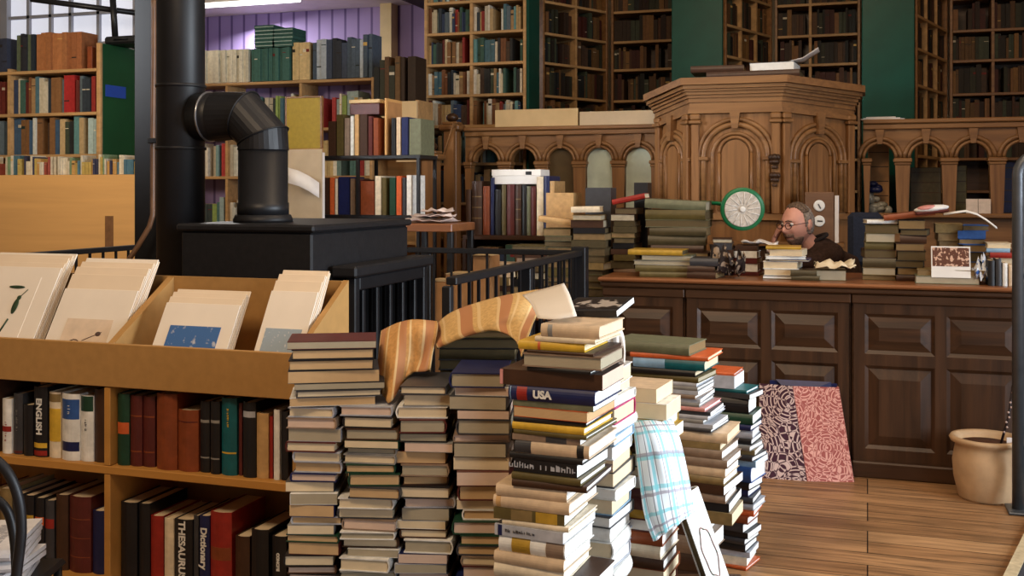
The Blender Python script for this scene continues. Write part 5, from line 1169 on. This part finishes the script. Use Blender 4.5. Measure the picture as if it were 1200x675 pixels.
# dark picture book tilted on the USA stack
u_ = pD(672, 377, 2.46)
bk = book(.15, .15, .016, 'black', 'white', False, 'thin picture book with black and white cover, crowning the USA stack', None, None, None); bk.location = pD(655, 384, 2.46)+Vector((.03, .07, .012)); bk.rotation_euler = (.13, -.05, YE)
bk.location = pD(688, 372, 2.56)+Vector((.0, .0, 0))
m = MB(); m.box((-.07, .02, .0158), (.07, .14, .0168)); m.build('cover_photo', mat('bw_photo', (40, 36, 36), 'covers', rgb2=(170, 160, 150), scale=14, rough=.25), bk)
p = pD(716, 400, 2.62)
rows = [Dp([(700, 374, 2.72), (712, 370, 2.72), (722, 374, 2.74)]), Dp([(702, 384, 2.62), (718, 380, 2.62), (730, 392, 2.66)]), Dp([(704, 408, 2.60), (720, 406, 2.60), (732, 410, 2.64)]), Dp([(703, 432, 2.60), (718, 426, 2.60), (731, 424, 2.64)])]
o = paper('fabric_wrap', 'cream crumpled fabric bulging over the stack behind the USA books', 'cloth', smooth_rows(rows, 12, 14, .05, 9), mat('cream_fabric', (226, 212, 198), scale=20, var=.08, rough=.8), .004)
PLD = mat('plaid_towel', (228, 234, 236), 'plaid', rough=.85, spec=.05)
rows = [Dp([(738, 494, 3.12), (758, 491, 3.14), (784, 489, 3.18)]), Dp([(741, 497, 2.91), (762, 494, 2.93), (788, 493, 3.0)]), Dp([(744, 520, 2.82), (772, 516, 2.82), (797, 516, 2.92)]), Dp([(749, 565, 2.80), (782, 560, 2.80), (806, 556, 2.92)]), Dp([(756, 606, 2.78), (788, 596, 2.78), (812, 590, 2.9)]), Dp([(766, 634, 2.78), (792, 616, 2.78), (814, 600, 2.89)])]
o = paper('tea_towel', 'white and teal plaid tea towel draped down the side of a front stack', 'towel', smooth_rows(rows, 20, 22, .02, 3), PLD, .003)
# white book leaning at the foot of the stacks
A = pD(811, 587, 3.0); Bq = pD(844, 683, 2.99)
ax = (A-Bq).normalized(); Lb = .29
nrm = (-FW*.8+RT*.62+Vector((0, 0, .35))); nrm = (nrm-ax*nrm.dot(ax)).normalized(); wdir = nrm.cross(ax)
bk = book(Lb, .085*1.0, .026, 'white', 'drab', True, 'white book with a floral frame on its cover, leaning at the foot of the stacks', None)
Mr = Matrix((( -ax.x, wdir.x, nrm.x, 0), (-ax.y, wdir.y, nrm.y, 0), (-ax.z, wdir.z, nrm.z, 0), (0, 0, 0, 1)))
if Mr.determinant() < 0: Mr = Matrix(((ax.x, wdir.x, nrm.x, 0), (ax.y, wdir.y, nrm.y, 0), (ax.z, wdir.z, nrm.z, 0), (0, 0, 0, 1)))
bk.matrix_world = Matrix.Translation((A+Bq)/2-wdir*.042-nrm*.026) @ Mr
m = MB()
for cx_ in (0.06,):
    pts = []
    for k in range(48):
        a_ = 2*PI*k/48; q = 1+.06*math.sin(a_*6); pts.append((-.03+.07*q*math.cos(a_), .042+.026*q*math.sin(a_), .0265))
    m.tube(pts, .0022, 6, closed=True)
m.build('cover_frame', mat('frame_ink', (150, 120, 110), 'covers', rgb2=(90, 90, 70), scale=60), bk)
# ================================================================ near left: black tube chair with newspapers
cc = pD(-48, 560, 2.78); cz = .475
t = thing('tube_chair', 'black tubular chair at the frame edge holding folded newspapers', 'chair', (cc.x, cc.y, 0), CAMYAW)
m = MB(); m.bbox((-.2, -.2, cz-.022), (.2, .2, cz), .01); m.build('seat', BLACK, t)
def crs(P, n=5):
    out = []
    P = [Vector(p) for p in P]
    for i in range(len(P)-1):
        p0, p1, p2, p3 = P[max(i-1, 0)], P[i], P[i+1], P[min(i+2, len(P)-1)]
        for k in range(n):
            f = k/n; out.append(.5*((2*p1)+(p2-p0)*f+(2*p0-5*p1+4*p2-p3)*f*f+(3*p1-p0-3*p2+p3)*f**3))
    return out+[P[-1]]
inv = (Matrix.Translation((cc.x, cc.y, 0)) @ Matrix.Rotation(CAMYAW, 4, 'Z')).inverted()
def CW(px, py, D): return inv @ pD(px, py, D)
hoop = [(-0.2, -.22, .72)]
m = MB(); m.tube(crs([CW(-70, 528, 2.5), CW(-30, 528, 2.5), CW(2, 545, 2.5), CW(20, 578, 2.5), CW(25, 620, 2.5), CW(20, 668, 2.5), CW(14, 730, 2.5), CW(10, 900, 2.5)]), .0125, 10); m.build('arm_hoop', BLACK, t)
m = MB(); m.tube(crs([CW(-60, 578, 2.56), CW(-22, 578, 2.56), CW(4, 592, 2.56), CW(15, 620, 2.56), CW(19, 668, 2.54), CW(18, 720, 2.52)]), .0115, 10); m.build('inner_hoop', BLACK, t)
for x, y in ((-.18, -.18), (.18, .18), (-.18, .18), (.14, -.18)): m = MB(); m.tube([(x*1.05, y*1.05, .0), (x, y, cz-.021)], .012, 10); m.build('leg', BLACK, t)
rr = random.Random(2)
G_ = 'folded newspapers on the black chair'
for k in range(4):
    lab = ['folded newspaper at the bottom of the chair pile', 'second folded newspaper from the bottom of the chair pile', 'third folded newspaper from the bottom of the chair pile', 'folded newspaper on top of the chair pile'][k]
    n = thing('newspaper', lab, 'newspaper', (cc.x, cc.y, cz+.0015+.031*k), CAMYAW+rr.uniform(-.12, .12)+.1, G_)
    prof_ = [(.13, .0), (-.13, 0), (-.144, .007), (-.148, .015), (-.144, .023), (-.13, .029), (.13, .029), (.13, .017), (-.125, .0165), (-.125, .0135), (.13, .013)]
    m = MB(); m.prism([(-y, z) for y, z in prof_][::-1] if False else prof_, -.15+rr.uniform(-.01, .01), .17, 'x'); m.build('folded_sheets', mat('newsprint', (206, 204, 206), scale=30, var=.08), n)
    m = MB()
    for q in range(4): m.box((-.1+q*.06, -.1, .0291), (-.055+q*.06, .08, .0296))
    m.build('print_columns', mat('newsprint_ink', (150, 150, 156), 'covers', rgb2=(196, 194, 196), scale=90), n)
# ================================================================ right: tubular frame, pot, bag, mat
b0 = pZ(1193, 599, .0)
t = thing('tube_stand', 'grey steel tube frame rising at the frame edge, rounded at its top', 'frame', (b0.x, b0.y, 0))
zt = pD(1193, 182, (b0-Vector((0, 0, 0))).dot(FW)).z
m = MB(); m.tube([(0, 0, .0)]+[(0, 0, zt-.09)]+[(.09-.09*math.cos(a), 0, zt-.09+.09*math.sin(a)) for a in (.3, .6, .9, 1.2, PI/2)]+[(.55, 0, zt), (.59, 0, zt-.02), (.62, 0, zt-.09), (.62, 0, 0)], .026, 14); m.build('tube', STEEL, t)
for z in (.3, 1.1): m = MB(); m.tube([(.02, 0, z), (.6, 0, z)], .014, 10); m.build('cross_bar', STEEL, t)
for x in (0, .62): m = MB(); m.bbox((x-.05, -.08, 0), (x+.05, .08, .012), .004); m.build('foot', STEEL, t)
c = pZ(1156, 583, 0)
t = thing('plant_pot', 'pale terracotta pot with rolled rim on the floor before the counter', 'pot', (c.x, c.y+.0, 0))
k = (c-Vector((0, 0, 0))).dot(FW)/FL
prof_ = [(30*k, 0), (31*k, .01), (36*k, .10), (37.5*k, .18), (35*k, .24), (34*k, .262), (39.5*k, .275), (41*k, .288), (39*k, .3), (35*k, .298), (32*k, .285), (31*k, .265)]
TER = mat('pale_terracotta', (198, 164, 126), scale=9, var=.14, rough=.55, spec=.3)
m = MB(); m.lathe(prof_, 40); m.build('pot', TER, t)
m = MB(); m.lathe([(30.5*k, .24), (30.5*k, .2655), (.02, .27)], 30); m.build('soil', mat('brown_soil', (88, 50, 26), scale=60, var=.4, rough=.9), t)
m = MB(); a_ = Vector((.06, 0, .25)); b_ = pD(1187, 452, c.dot(FW))-Vector((c.x, c.y, 0))
m.tube([a_, a_.lerp(b_, .5)+Vector((.01, 0, 0)), b_], .006, 8); m.build('stem', mat('dark_stem', (40, 26, 24), scale=30), t)
m = MB()
for q in range(9): m.ball(a_.lerp(b_, .25+.08*q)+Vector((.012 if q % 2 else .004, -.006, 0)), .0055, n=8, m=6)
m.build('bud', mat('pale_buds', (186, 160, 150), scale=30), t)
m = MB(); m.box((.085, -.05, .26), (.13, -.046, .31)); m.build('plant_tag', PAPER, t)
# patterned bag leaning on the counter
P1 = pZ(889, 560, 0); P2 = pZ(946, 564, 0); P3 = pZ(1001, 565, 0); Dm = P2.dot(FW)
P3 = P2+ (P3-P2)
up = .475
T1 = pY(890, 456, 5.79); T2 = pY(929, 458, 5.76); T3 = pY(983, 456, 5.80)
for P in (T1, T2, T3): P.z = up
org = P2.copy()
t = thing('patterned_bag', 'patterned fabric bag, coloured purple in shade and pink in light, leaning against the counter', 'bag', org)
bk_ = Vector((.0, .075, 0))
def panel(nm, a, b, c_, d, mm, th=.012):
    n_ = (b-a).cross(d-a).normalized(); vs = [p-org for p in (a, b, c_, d)]+[p-org-n_*th for p in (a, b, c_, d)]
    m = MB(); m.add(vs, [(0,1,2,3),(7,6,5,4),(0,4,5,1),(1,5,6,2),(2,6,7,3),(3,7,4,0)]); m.build(nm, mm, t)
DM1 = mat('shaded_damask', (206, 180, 172), 'damask', rgb2=(66, 34, 48), scale=5.5, rough=.8); DM2 = mat('lit_damask', (216, 160, 146), 'damask', rgb2=(158, 84, 78), scale=6.5, rough=.8)  # same fabric twice: shade painted in as purple, window light as pink
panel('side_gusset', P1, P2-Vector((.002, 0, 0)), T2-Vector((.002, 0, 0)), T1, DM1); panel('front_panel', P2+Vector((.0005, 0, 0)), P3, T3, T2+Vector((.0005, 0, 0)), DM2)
R1_, R3_ = P1+Vector((.08, .16, 0)), P3+Vector((-.02, .075, 0)); U1, U3 = T1+Vector((.05, .05, .0)), T3+Vector((-.01, .045, .0))
panel('back_panel', R3_, R1_, U1+Vector((0, 0, .012)), U3+Vector((0, 0, .012)), cmat('navy'))
panel('lining', T2+Vector((0, .012, -.06)), T3+Vector((-.03, .012, -.06)), U3+Vector((-.03, -.012, .02)), U1+Vector((.03, -.012, .02)), cmat('navy'), .004)
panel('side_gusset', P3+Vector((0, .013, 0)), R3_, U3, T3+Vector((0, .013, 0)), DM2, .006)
panel('base', P1+Vector((.02, .012, .003)), R1_+Vector((0, -.012, .003)), R3_+Vector((0, -.012, .003)), P3+Vector((0, .013, .003)), cmat('navy'), .002)
# dark mat with pale binding at the lower corner
a_ = pZ(1204, 622, .0); b_ = pZ(1176, 680, 0)
t = thing('floor_mat', 'dark floor mat with pale binding at the frame corner', 'mat', (a_.x, a_.y, .001))
e = (b_-a_); e.z = 0; Lm = e.length+.6; e.normalize(); n_ = Vector((-e.y, e.x, 0)); n_ = n_ if n_.x > 0 else -n_
def rq_(u0, u1, v0, v1, z0, z1): 
    m = MB(); q = [e*u0+n_*v0, e*u1+n_*v0, e*u1+n_*v1, e*u0+n_*v1]; m.add([p+Vector((0, 0, z0)) for p in q]+[p+Vector((0, 0, z1)) for p in q], [(0,1,2,3),(7,6,5,4),(0,4,5,1),(1,5,6,2),(2,6,7,3),(3,7,4,0)]); return m
rq_(-.8, Lm, 0, .045, 0, .02).build('binding', mat('pale_binding', (196, 176, 140), scale=30, rough=.8), t)
rq_(-.8, Lm, .046, .9, 0, .016).build('pile', mat('charcoal_pile', (70, 70, 74), scale=200, var=.3, rough=.95, spec=.05), t)
# swivel chair behind the man
c = pY(1012, 300, 7.0)
# ================================================================ the man behind the counter
def MP(px, py, D): return pD(px, py, D)
HC = MP(934, 263, 6.45)
root_p = Vector((HC.x+.22, HC.y+.15, 0))
man = thing('person', 'man in a brown jacket and glasses, chin on hand, seated behind the counter', 'person', root_p)
# head frame: local forward -Y, up Z.  forward in camera axes
fwdv = (-RT*.84-FW*.54).normalized(); fwdv = (fwdv+Vector((0, 0, -.16))).normalized()
side = Vector((0, 0, 1)).cross(fwdv).normalized(); upv = fwdv.cross(side).normalized()     # side = man's left
HM = Matrix(((side.x, -fwdv.x, upv.x, HC.x-root_p.x), (side.y, -fwdv.y, upv.y, HC.y-root_p.y), (side.z, -fwdv.z, upv.z, HC.z), (0, 0, 0, 1)))
HS_ = 1.08; HMs = HM @ Matrix.Scale(HS_, 4)
def gauss(p, c, s): return math.exp(-sum(((p[i]-c[i])/s[i])**2 for i in range(3)))
def headpt(th, ph, grow=0):
    # th: -pi/2..pi/2 latitude, ph: longitude, -pi/2 = forward (-Y)
    x = math.cos(th)*math.cos(ph); y = math.cos(th)*math.sin(ph); z = math.sin(th)
    px, py, pz = x*(.076+grow), y*(.096+grow)+.004, z*(.117+grow)
    if pz < 0:                                   # jaw narrows, back of skull tucks in
        k = -pz/.117; px *= 1-.22*k*k
        if py > 0: py *= 1-.38*k
        else: py -= .006*k
    if py < 0: py *= 1+.04*(1-abs(z))
    if py < 0 and pz > .03: py *= 1-.12*((pz-.03)/.087)**1.5
    p = Vector((px, py, pz)); d = Vector((0, -1, 0))
    p += d*(.026*gauss(p, (0, -.098, -.018), (.013, .06, .018)) + .012*gauss(p, (0, -.098, .008), (.010, .06, .022)))
    p += d*.007*gauss(p, (0, -.09, .038), (.055, .06, .012))
    for s in (-1, 1):
        p -= d*.013*gauss(p, (.031*s, -.088, .014), (.018, .05, .013)); p += d*.005*gauss(p, (.042*s, -.08, -.022), (.02, .05, .018))
        p -= d*.004*gauss(p, (.03*s, -.09, -.045), (.008, .05, .02))
    p += d*.008*gauss(p, (0, -.09, -.056), (.026, .05, .009)); p += d*.007*gauss(p, (0, -.09, -.071), (.022, .05, .007)); p -= d*.006*gauss(p, (0, -.1, -.0635), (.028, .05, .003))
    p += d*.013*gauss(p, (0, -.085, -.1), (.03, .05, .018))
    return p
NU, NV = 64, 48
vs = []; fs = []
for i in range(NV+1):
    for j in range(NU): vs.append(headpt(max(-1.5697, min(1.5697, -PI/2+PI*i/NV)), 2*PI*j/NU))
for i in range(NV):
    for j in range(NU): fs.append((i*NU+j, i*NU+(j+1) % NU, (i+1)*NU+(j+1) % NU, (i+1)*NU+j))
fs.append(tuple(reversed(range(NU)))); fs.append(tuple(NV*NU+j for j in range(NU)))
body = MB(); body.add(vs, fs, HMs, True)
for s in (-1, 1):       # ears
    Me = HMs @ Matrix.Translation((.077*s, .014, -.004)) @ Matrix.Rotation(.35*s, 4, 'Z') @ Matrix.Rotation(-.15, 4, 'X')
    body.ball((0, 0, 0), (.009, .019, .031), Me); body.tube([Vector((.006*s, .012*math.cos(a)+.004, .027*math.sin(a))) for a in [(-.5+k*.35) for k in range(12)]], .0055, 8, Me)
def L_(p): return p-root_p
neck0 = L_(MP(953, 292, 6.50)); chest = L_(MP(968, 330, 6.62)); pel = Vector((chest.x+.02, chest.y, .56))
hc = L_(HC); nk_top = HMs @ Vector((0, .03, -.07))
body.tube([nk_top+Vector((0, 0, .03)), nk_top, neck0, chest+Vector((0, 0, .06))], [.05, .056, .062, .08], 16)
body.tube([chest+Vector((0, 0, .1)), chest, (chest+pel)/2, pel], [.07, .12, .13, .14], 16)
shR = L_(MP(948, 302, 6.72)); shL = L_(MP(974, 299, 6.44))      # far and near shoulders
elR = L_(MP(905, 330, 6.62)); wrR = L_(MP(905, 290, 6.52)); elL = L_(MP(960, 350, 6.30)); wrL = L_(MP(926, 328, 6.30))
elR.z = 1.03; wrL.z = 1.075; elL.z = 1.08
body.tube([chest, shR, elR], [.05, .05, .04], 12); body.tube([elR, wrR], [.038, .028], 12)
body.tube([chest, shL, elL], [.05, .05, .042], 12); body.tube([elL, wrL], [.04, .028], 12)
# hands: palm + five fingers each
def hand(w, fdir, pn, thumb_s, curl):
    """w wrist, fdir along the fingers, pn out of the palm"""
    f = fdir.normalized(); n = (pn-f*pn.dot(f)).normalized(); s = f.cross(n)*thumb_s      # s towards the thumb
    vs = [];
    pc = w+f*.045
    Mh = Matrix(((f.x, s.x, n.x, pc.x), (f.y, s.y, n.y, pc.y), (f.z, s.z, n.z, pc.z), (0, 0, 0, 1)))
    body.ball((0, 0, 0), (.052, .042, .016), Mh, 16, 10); body.tube([w-f*.03, w, w+f*.03], [.027, .026, .03], 12)
    for q, (off_, ln) in enumerate(((.031, .072), (.011, .08), (-.010, .074), (-.030, .058))):
        a = pc+f*.035+s*off_; c = curl*(1+.12*q); p = [a]
        ang = 0
        for seg, k in ((.45, .5), (.32, 1), (.23, 1)):
            ang += c*k; dirn = f*math.cos(ang)+n*math.sin(ang); p.append(p[-1]+dirn*ln*seg)
        body.tube(p, [.0105, .0098, .009, .0075], 10); body.ball(p[-1], .0076, n=10, m=8)
    p = [pc-f*.015+s*.03, pc+f*.012+s*.058+n*.012, pc+f*.04+s*.07+n*.02, pc+f*.06+s*.068+n*.024]
    body.tube(p, [.014, .0125, .011, .009], 10); body.ball(p[-1], .009, n=10, m=8)
tgt = HMs @ Vector((-.066, -.082, -.03))
hand(wrR, (HMs @ Vector((-.078, -.07, .0)))-wrR, hc-wrR+Vector((0, 0, -.02)), 1, .28)
hand(wrL, -RT*.9-FW*.1-Vector((0, 0, .12)), Vector((0, 0, -1)), -1, .25)
# legs under the counter
for s, sd in ((-1, 1), (1, 1)):
    hip = pel+FW*(.09*s); kn = hip+(-RT*.42)+Vector((0, 0, -.02)); ft = kn+Vector((.02, 0, -.43))
    body.tube([hip, kn, ft], [.085, .06, .042], 12)
me = body.mesh('body', mat('skin', (216, 158, 140), scale=14, var=.1, rough=.5, spec=.35))
ob = obj('body', me, man); md = ob.modifiers.new('blend', 'REMESH'); md.mode = 'VOXEL'; md.voxel_size = .0042; md.use_smooth_shade = True
sm = ob.modifiers.new('soften', 'SMOOTH'); sm.iterations = 2; sm.factor = .4
# jacket: torso and sleeves grown together
jk = MB()
jk.tube([neck0+Vector((.016, .010, .066)), neck0+Vector((.012, .004, .0)), neck0+Vector((.01, .0, -.045)), chest, (chest+pel)/2, pel+Vector((0, 0, -.03))], [.062, .082, .125, .16, .15, .15], 20)
bsh = (shR+shL)/2
jk.tube([shR, bsh+Vector((.02, .02, .02)), shL], [.075, .10, .078], 16)
jk.tube([bsh+Vector((.05, .03, -.02)), L_(MP(987, 312, 6.62)), L_(MP(993, 340, 6.62))], [.09, .11, .12], 16)
jk.tube([shR, shR.lerp(elR, .5), elR], [.072, .062, .055], 14); jk.tube([elR, elR.lerp(wrR, .5), elR.lerp(wrR, .80)], [.054, .046, .040], 14); jk.ball(elR, .054)
jk.tube([shL, shL.lerp(elL, .5), elL], [.075, .066, .058], 14); jk.tube([elL, elL.lerp(wrL, .5), elL.lerp(wrL, .82)], [.057, .048, .041], 14); jk.ball(elL, .058); jk.ball(shL, .08); jk.ball(shR, .076)
oj = obj('jacket', jk.mesh('jacket', mat('brown_jacket', (62, 46, 40), scale=60, var=.25, rough=.9, spec=.1, bump=.2)), man)
md = oj.modifiers.new('blend', 'REMESH'); md.mode = 'VOXEL'; md.voxel_size = .009; md.use_smooth_shade = True
sm = oj.modifiers.new('soften', 'SMOOTH'); sm.iterations = 4; sm.factor = .5
m = MB(); m.tube([neck0+Vector((.016, .008, .062))+(RT*math.cos(a)*.064+FW*math.sin(a)*.062)+Vector((0, 0, .03*math.cos(a))) for a in [2*PI*k/16 for k in range(16)]], .012, 10, closed=True); m.build('collar', mat('dark_collar', (40, 32, 32), scale=60, var=.2, rough=.9), man)
m = MB(); m.tube([elR.lerp(wrR, .80), elR.lerp(wrR, .98)], [.036, .034], 14); m.build('shirt_cuff', mat('white_cuff', (226, 214, 206), scale=30, var=.05), man)
# hair, beard, brows as shells grown out of the head surface
def shell(nm, test, grow, mm, jitter=.0015):
    keep = {}; v2 = []; f2 = []
    def P(i, j, g): return headpt(max(-1.5697, min(1.5697, -PI/2+PI*i/NV)), 2*PI*j/NU)
    inner = {}; r = random.Random(4)
    sel = [(i, j) for i in range(NV) for j in range(NU) if test(headpt(-PI/2+PI*(i+.5)/NV, 2*PI*(j+.5)/NU))]
    ss = set(sel)
    def vid(i, j, lay_):
        k = (i, j % NU, lay_)
        if k not in keep:
            p = headpt(max(-1.5697, min(1.5697, -PI/2+PI*i/NV)), 2*PI*(j % NU)/NU); n = Vector((p.x/.076**2, p.y/.096**2, p.z/.117**2)).normalized()
            edge = sum(1 for a in (i-1, i) for b in (j-1, j) if (a, b % NU) in ss) < 4
            p = p+n*((grow*(.35 if edge else 1)+r.uniform(-jitter, jitter)) if lay_ else -.002)
            keep[k] = len(v2); v2.append(p)
        return keep[k]
    for i, j in sel:
        q = [(i, j), (i, j+1), (i+1, j+1), (i+1, j)]
        f2.append(tuple(vid(a, b, 1) for a, b in q)); f2.append(tuple(vid(a, b, 0) for a, b in reversed(q)))
        for (a, b), nb in (((0, 1), (i-1, j)), ((1, 2), (i, (j+1) % NU)), ((2, 3), (i+1, j)), ((3, 0), (i, (j-1) % NU))):
            if (nb[0], nb[1] % NU) not in ss: A, B = q[a], q[b]; f2.append((vid(*B, 1), vid(*A, 1), vid(*A, 0), vid(*B, 0)))
    m = MB(); m.add(v2, f2, HMs, True); return m.build(nm, mm, man)
HAIRT = mat('brown_hair', (112, 92, 76), scale=90, var=.4, rough=.7, bump=.3); HAIRG = mat('grey_hair', (148, 134, 124), scale=90, var=.4, rough=.7, bump=.3)
shell('hair_top', lambda p: p.z > .066 and p.y > -.045+abs(p.x)*.55 and p.z > .066 and not (p.y > .05), .008, HAIRT, .003)
shell('hair_sides', lambda p: (p.z <= .066 or p.y > .05) and p.z > -.05-(p.y*.2) and p.y > -.012+max(0, -p.z)*.25 and not (abs(p.x) > .066 and -.035 < p.z < .022 and .0 < p.y < .035), .009, HAIRG, .003)
shell('beard', lambda p: p.y < -.012 and -.117 < p.z < -.034-(.03 if abs(p.x) > .045 else 0)*0 and not (abs(p.x) < .026 and -.074 < p.z < -.058) and (abs(p.x) < .036 or p.z < -.058) and not (abs(p.x) < .014 and p.z > -.04), .0045, mat('grizzled_beard', (140, 112, 98), scale=110, var=.4, rough=.8, bump=.3), .001)
for s in (-1, 1):
    m = MB(); m.tube([HMs @ Vector((s*x, y, z)) for x, y, z in ((.014, -.103, .034), (.03, -.1, .039), (.048, -.088, .033))], [.0035, .0045, .003], 8); m.build('eyebrow', HAIRT, man)
    m = MB(); m.ball(HMs @ Vector((s*.031, -.077, .013)), .0125, n=14, m=10); e_ = m.build('eye', mat('eye_white', (226, 218, 210), scale=30, var=.03, rough=.2), man)
    m = MB(); m.ball(HMs @ Vector((s*.031, -.0885, .010)), .005, n=10, m=8); m.build('iris', mat('iris', (50, 40, 32), scale=30, rough=.2), e_)
# glasses
t = HMs
gl = MB()
for s in (-1, 1):
    gl.tube([t @ Vector((s*(.032+.0225*math.cos(a)), -.109+.006*abs(math.cos(a)), .010+.0165*math.sin(a))) for a in [2*PI*k/18 for k in range(18)]], .0024, 8, closed=True)
    gl.tube([t @ Vector((s*.054, -.103, .014)), t @ Vector((s*.076, -.08, .016)), t @ Vector((s*.083, -.01, .014)), t @ Vector((s*.083, .022, .004))], .002, 8)
gl.tube([t @ Vector((-.0105, -.109, .013)), t @ Vector((0, -.1145, .016)), t @ Vector((.0105, -.109, .013))], .0022, 8)
gl.build('glasses', mat('dark_frames', (46, 22, 32), scale=30, rough=.3, spec=.6), man)
# trousers, shoes
for s in (-1, 1):
    hip = pel+FW*(.09*s); kn = hip+(-RT*.42)+Vector((0, 0, -.02)); ft = kn+Vector((.02, 0, -.43))
    m = MB(); m.tube([hip+RT*.06, hip, kn+RT*.02, kn+Vector((0, 0, -.03)), ft], [.1, .1, .075, .07, .06], 14); m.build('trouser_leg', cmat('charcoal'), man)
    m = MB(); m.ball(ft+Vector((0, 0, 0))-RT*.05, (.1, .06, .04)); o_ = m.build('shoe', BLACK, man)
    dz = root_p.z+ft.z-.04
    o_.location.z = -dz+.002
# swivel chair: seat, dark back
cp = root_p+pel; t = thing('office_chair', 'dark navy office chair behind the man, its back showing', 'chair', (cp.x, cp.y, 0), CAMYAW)
NV_ = mat('navy_upholstery', (34, 38, 52), scale=60, var=.2, rough=.85)
m = MB(); m.bbox((-.22, -.2, .36), (.22, .2, .41), .03); m.build('seat', NV_, t)
B_ = Matrix.Rotation(-CAMYAW, 3, 'Z') @ (pD(1010, 300, 6.84)-Vector((cp.x, cp.y, 0)))
m = MB(); m.bbox((B_.x-.10, B_.y-.06, 1.02), (B_.x+.12, B_.y-.0, 1.36), .03); m.build('backrest', NV_, t)
m = MB(); m.tube([(.1, .14, .36), (B_.x, B_.y+.02, .5), (B_.x, B_.y-.03, 1.06)], .018, 10); m.build('back_stem', BLACK, t)
m = MB(); m.tube([(0, 0, .08), (0, 0, .362)], .03, 14); m.build('column', BLACK, t)
for k in range(5):
    a = 2*PI*k/5; m = MB(); m.tube([(0, 0, .1), (.2*math.cos(a), .2*math.sin(a), .06)], [.022, .014], 10); m.ball((.2*math.cos(a), .2*math.sin(a), .026), .025); m.build('leg', BLACK, t)
o = BK.build('far_books', mat('far_book_mix', (128, 128, 128), 'attr', rough=.6, spec=.25)); tag(o, 'rows of old and mixed books filling the far bookcases', 'books', kind='stuff')
# ================================================================ light
def area(name, loc, target, size, power, col, sy=None, spread=PI):
    l = bpy.data.lights.new(name, 'AREA'); l.energy = power; l.color = col; l.shape = 'RECTANGLE'; l.size = size; l.size_y = sy or size
    o = bpy.data.objects.new(name, l); COL.objects.link(o); o.location = loc
    l.spread = spread; o.rotation_euler = (Vector(target)-Vector(loc)).to_track_quat('-Z', 'Y').to_euler(); return o
DAY = (.80, .90, 1.0); WARM = (1.0, .74, .48)
area('window_daylight', (RX-.02, 3.2, 2.0), (-.6, 2.9, .9), 2.3, 200, DAY, 2.3, 2.0)
area('window_daylight_far', (RX-.02, -.5, 2.0), (-1, 3.6, .9), 2.1, 55, DAY, 2.3, 2.4)
area('ceiling_lamp_near', (-1.6, .3, 4.2), (-1.3, 2.7, .8), 1.0, 100, WARM)
area('left_window_daylight', (-6.5, 1.5, 2.9), (-1.3, 7.4, 1.9), 1.0, 6, (.9, .94, 1), 1.0, .35)
area('ceiling_lamp_mid', (-.6, 4.2, 4.5), (-.4, 6.0, 1.0), 1.2, 56, WARM)
area('ceiling_lamp_counter', (1.2, 4.4, 4.5), (.6, 6.2, 1.0), 1.0, 22, WARM)
area('gallery_strip', (-5.7, 8.55, 3.14), (-5.4, 8.6, 1.5), 1.5, 46, (1, .96, .92), .3)
area('gallery_lamp', (-5.2, 4.6, 3.1), (-5.0, 7, 1.4), .6, 40, (1, .84, .62))
w = bpy.data.worlds.new('shop_air'); SC.world = w; w.use_nodes = True
w.node_tree.nodes['Background'].inputs[0].default_value = (.75, .85, 1, 1); w.node_tree.nodes['Background'].inputs[1].default_value = .3
# ================================================================ camera
cam = bpy.data.cameras.new('camera'); co = bpy.data.objects.new('camera', cam); COL.objects.link(co)
co.location = (0, 0, CH); co.rotation_euler = (PI/2, 0, TH); cam.sensor_width = 36; cam.lens = 36*FL/1200; cam.shift_y = -(337.5-HOR)/1200
cam.clip_start = .05; SC.camera = co
SC.view_settings.view_transform = 'Standard'; SC.view_settings.look = 'None'; SC.view_settings.exposure = 0; SC.view_settings.gamma = 1; SC.view_settings.use_curve_mapping = False
try: SC.cycles.use_denoising = True
except Exception: pass
